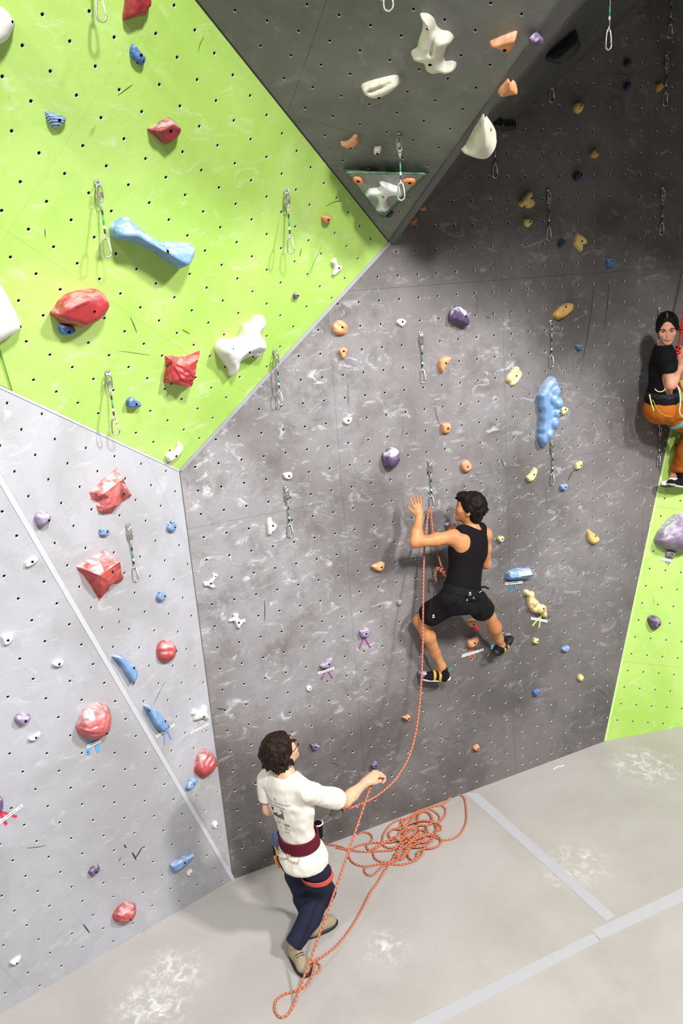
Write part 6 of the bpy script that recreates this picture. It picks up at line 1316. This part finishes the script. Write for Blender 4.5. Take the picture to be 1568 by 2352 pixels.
def rope_obj(name, strands, r, mat, parent, n=7):
    """strands: lists of world points, swept into one mesh with length / turn coordinates"""
    V = []; F = []; UV = []
    for pts in strands:
        pts = np.asarray(pts, float); m = len(pts); tan = np.gradient(pts, axis=0); tan /= np.linalg.norm(tan, axis=1)[:, None] + 1e-12
        ref = np.array([0, 0, 1.0]) if abs(tan[0][2]) < 0.9 else np.array([1.0, 0, 0]); a = unit(np.cross(tan[0], ref)); b0 = len(V); s = np.r_[0, np.cumsum(np.linalg.norm(np.diff(pts, axis=0), axis=1))]
        for k in range(m):
            a = unit(a - (a @ tan[k]) * tan[k]); b = np.cross(tan[k], a)
            for q in range(n): t = 2 * math.pi * q / n; V.append(pts[k] + r * (math.cos(t) * a + math.sin(t) * b))
        for k in range(m - 1):
            for q in range(n):
                F.append((b0 + k * n + q, b0 + k * n + (q + 1) % n, b0 + (k + 1) * n + (q + 1) % n, b0 + (k + 1) * n + q)); UV.append([(s[k], q / n), (s[k], (q + 1) / n), (s[k + 1], (q + 1) / n), (s[k + 1], q / n)])
    o = mesh_obj(name, V, F, mat, parent, smooth=True); uvl = o.data.uv_layers.new(name='UVMap'); uvl.data.foreach_set('uv', np.array(UV, np.float32).ravel()); return o
RR = 0.0082
FLP = lambda x, y, z=0.0: PL['floor'].at(x, y, RR + z)
rope_root = empty('climbing_rope', PL['floor'].at(930, 1930), 'orange climbing rope running from the climber to the belayer and piled on the floor', 'rope')
karab = JM(986, 1166, 0.045)
live = [DEV + np.array([0.0, 0, 0.01]), JM(800, 1857, 0.80), JM(830, 1846, 0.79), JM(862, 1830, 0.77), JM(892, 1806, 0.74), JM(918, 1776, 0.70), JM(940, 1735, 0.63), JM(955, 1680, 0.54), JM(964, 1610, 0.45), JM(969, 1530, 0.37), JM(971, 1450, 0.31), JM(971.5, 1380, 0.27), JM(973, 1300, 0.20), JM(975, 1250, 0.15), JM(980, 1200, 0.09), karab]
rope_obj('live_strand', [catmull(live, 14)], RR * 0.92, M_ROPE, rope_root)
tie = [karab + E1 * 0.008, JM(993, 1215, 0.08), JM(1001, 1255, 0.13), JM(1010, 1290, 0.19), JM(1014, 1302, 0.21)]
rope_obj('tie_in_strand', [catmull(tie, 10)], RR * 0.92, M_ROPE, rope_root)
kc = JM(1016, 1312, 0.22); kd = unit(JM(1027, 1325, 0.26) - kc)
kk = []
for t in np.linspace(0, 5.2 * math.pi, 70):
    a1 = unit(np.cross(kd, UP)); a2 = np.cross(kd, a1); kk.append(kc + kd * (-0.035 + 0.075 * t / (5.2 * math.pi)) + (0.016 + 0.006 * math.sin(2.3 * t)) * (math.cos(t) * a1 + math.sin(t) * a2))
rope_obj('figure_eight_knot', [np.array(kk), catmull([kc - kd * 0.03, JM(1003, 1305, 0.2), JM(1000, 1325, 0.19), JM(1002, 1335, 0.19)], 8), catmull([kc + kd * 0.02, JM(1026, 1328, 0.27), JM(1036, 1345, 0.26)], 8)], RR * 0.92, M_ROPE, rope_root)
hand = BEL['hand']
brake = [DEV + np.array([0.03, 0, 0.0]), lerp(DEV, hand, 0.45) - UP * 0.02, hand, JY(846, 1820, 4.97), JY(812, 1925, 4.86)]
A_, B_ = JY(846, 1820, 4.97), FLP(676, 2303)
brake = [DEV + a_ for a_ in (np.array([0.02, 0, 0.02]),)] + [lerp(DEV, hand, 0.5) - UP * 0.01, hand] + [lerp(A_, B_, t) - UP * 0.05 * math.sin(math.pi * t) * 0.4 for t in (0.0, 0.2, 0.4, 0.6, 0.8, 0.94)]
tail = [FLP(672, 2312), FLP(658, 2332), FLP(642, 2336), FLP(631, 2320), FLP(634, 2298), FLP(652, 2284), FLP(676, 2277), FLP(697, 2268), FLP(712, 2250), FLP(719, 2228, 0.006), FLP(721, 2213, 0.02), FLP(712, 2206, 0.02), FLP(704, 2216), FLP(707, 2232), FLP(722, 2236), FLP(734, 2225), FLP(731, 2213), FLP(716, 2211, 0.004), FLP(708, 2214, 0.018), FLP(722, 2206, 0.016), FLP(745, 2194), FLP(775, 2170), FLP(805, 2132), FLP(830, 2090), FLP(850, 2050), FLP(868, 2025), FLP(885, 1995)]
rope_obj('brake_strand', [catmull(brake + tail, 8)], RR, M_ROPE, rope_root)
PT = lambda q: (780 + q[0] / 4.9, 1800 + q[1] / 4.9)
pile = [
 [(520, 960), (560, 900), (640, 780), (720, 660), (900, 600), (1040, 590), (1140, 630), (1210, 632), (1310, 600), (1390, 510), (1425, 400), (1420, 260), (1400, 160), (1350, 125), (1290, 128), (1240, 160), (1180, 215), (1100, 245), (1000, 270), (900, 300), (800, 360), (700, 450), (640, 520)],
 [(-190, 670), (-90, 690), (0, 705), (90, 740), (250, 765), (400, 760), (600, 740), (720, 660), (860, 540), (940, 520), (960, 560), (900, 580), (780, 590)],
 [(-40, 720), (40, 735), (110, 745), (200, 700), (330, 670), (470, 660), (600, 650), (700, 600), (760, 520), (880, 470), (960, 470), (980, 540), (930, 640), (820, 690), (720, 700)],
 [(200, 565), (260, 545), (330, 560), (368, 610), (340, 660), (300, 700), (330, 745), (420, 720), (500, 660), (620, 600), (720, 520), (800, 410), (900, 310), (980, 280), (1060, 310), (1120, 370), (1110, 430), (1040, 440), (980, 480), (1000, 560), (1060, 560), (1090, 500)],
 [(110, 750), (95, 800), (130, 870), (200, 915), (300, 930), (420, 910), (540, 890), (640, 860), (720, 800), (780, 700), (790, 640), (760, 600)],
 [(330, 925), (285, 950), (280, 985), (310, 1025), (370, 1030), (430, 980), (480, 930), (560, 900), (640, 780), (700, 680), (760, 640)],
 [(480, 670), (490, 580), (560, 470), (650, 410), (780, 380), (860, 340), (940, 310), (1010, 330), (1050, 420), (1010, 430), (910, 420), (800, 450)],
 [(490, 660), (500, 700), (560, 720), (640, 700), (700, 640), (720, 560), (690, 520), (600, 510), (550, 570), (600, 630), (700, 630), (800, 590)],
 [(450, 680), (380, 740), (390, 830), (450, 875), (560, 880), (650, 860), (720, 780), (770, 680)],
 [(770, 650), (790, 720), (770, 800), (800, 850), (860, 840), (880, 770), (950, 730), (1050, 720), (1130, 680), (1130, 620), (1080, 575), (980, 570), (860, 600), (780, 640)],
 [(560, 905), (700, 910), (850, 860), (920, 800), (960, 710), (1050, 620), (1090, 520), (1080, 450), (1020, 420), (920, 415), (800, 445), (700, 500)],
 [(870, 440), (890, 350), (950, 310), (1020, 350), (1045, 430)],
 [(1090, 250), (1150, 250), (1190, 290), (1180, 360), (1140, 410), (1110, 450), (1140, 490), (1130, 520), (1090, 510), (1070, 460)],
 [(700, 410), (690, 440), (720, 470), (790, 440), (850, 430), (880, 460), (820, 500), (720, 520), (660, 560)],
 [(780, 660), (850, 650), (930, 660), (1000, 640), (1040, 590), (980, 580), (900, 610), (820, 640), (790, 700), (870, 715), (950, 700)],
 [(640, 860), (660, 780), (720, 720), (780, 720), (740, 800), (690, 850), (650, 830)],
 [(600, 600), (680, 640), (760, 560), (840, 500), (900, 530), (840, 600), (740, 700), (660, 760), (610, 800)]]
def pile_z(k, p):
    c = np.array([800, 580.0]); d = np.linalg.norm((np.array(p) - c) / np.array([420, 330])); return max(0.0, 1 - d) * (0.012 + 0.010 * (k % 6))
strands = []
for k, L in enumerate(pile):
    strands.append(catmull([PL['floor'].at(*PT(q), RR + pile_z(k, q)) for q in L], 9))
    if k == 0: strands[-1] = catmull([PL['floor'].at(*PT(q), RR + (pile_z(k, q) if j < 18 or j > 12 else 0)) for j, q in enumerate(L)], 9)
rope_obj('rope_pile', strands, RR, M_ROPE, rope_root)
r2 = empty('climbing_rope', JM(1557, 815, 0.36), 'red rope with knots held by the dark haired climber', 'rope')
rope_obj('hanging_strand', [catmull([JM(1640, -150, 0.03), JM(1612, 250, 0.05), JM(1590, 520, 0.10), JM(1580, 620, 0.18), JM(1571, 700, 0.27), JM(1564, 760, 0.33), JM(1556, 812, 0.37), JM(1553, 840, 0.38), JM(1560, 880, 0.40), JM(1572, 905, 0.40)], 10)], 0.0095, M_ROPE2, r2)
for (x, y, d) in ((1565, 757, 0.33), (1556, 806, 0.37)):
    c = JM(x, y, d); ks = []
    for t in np.linspace(0, 4.4 * math.pi, 50): ks.append(c + UP * (-0.022 + 0.044 * t / (4.4 * math.pi)) + 0.017 * (math.cos(t) * E1 + math.sin(t) * EN))
    rope_obj('knot', [np.array(ks)], 0.0088, M_ROPE2, r2)

q_ = [PL['floor'].at(x, y, 0.003) for x, y in ((1270, 1767), (1280, 1761), (1288, 1760), (1295, 1757))]
tag(MB().tube(catmull(q_, 4), [0.004] * 13, 6).build('tape_scrap', M_BAND, None, True, loc=q_[0] * np.array([1, 1, 0])), 'thin curled scrap of white tape lying on the floor near the grey wall', 'tape')
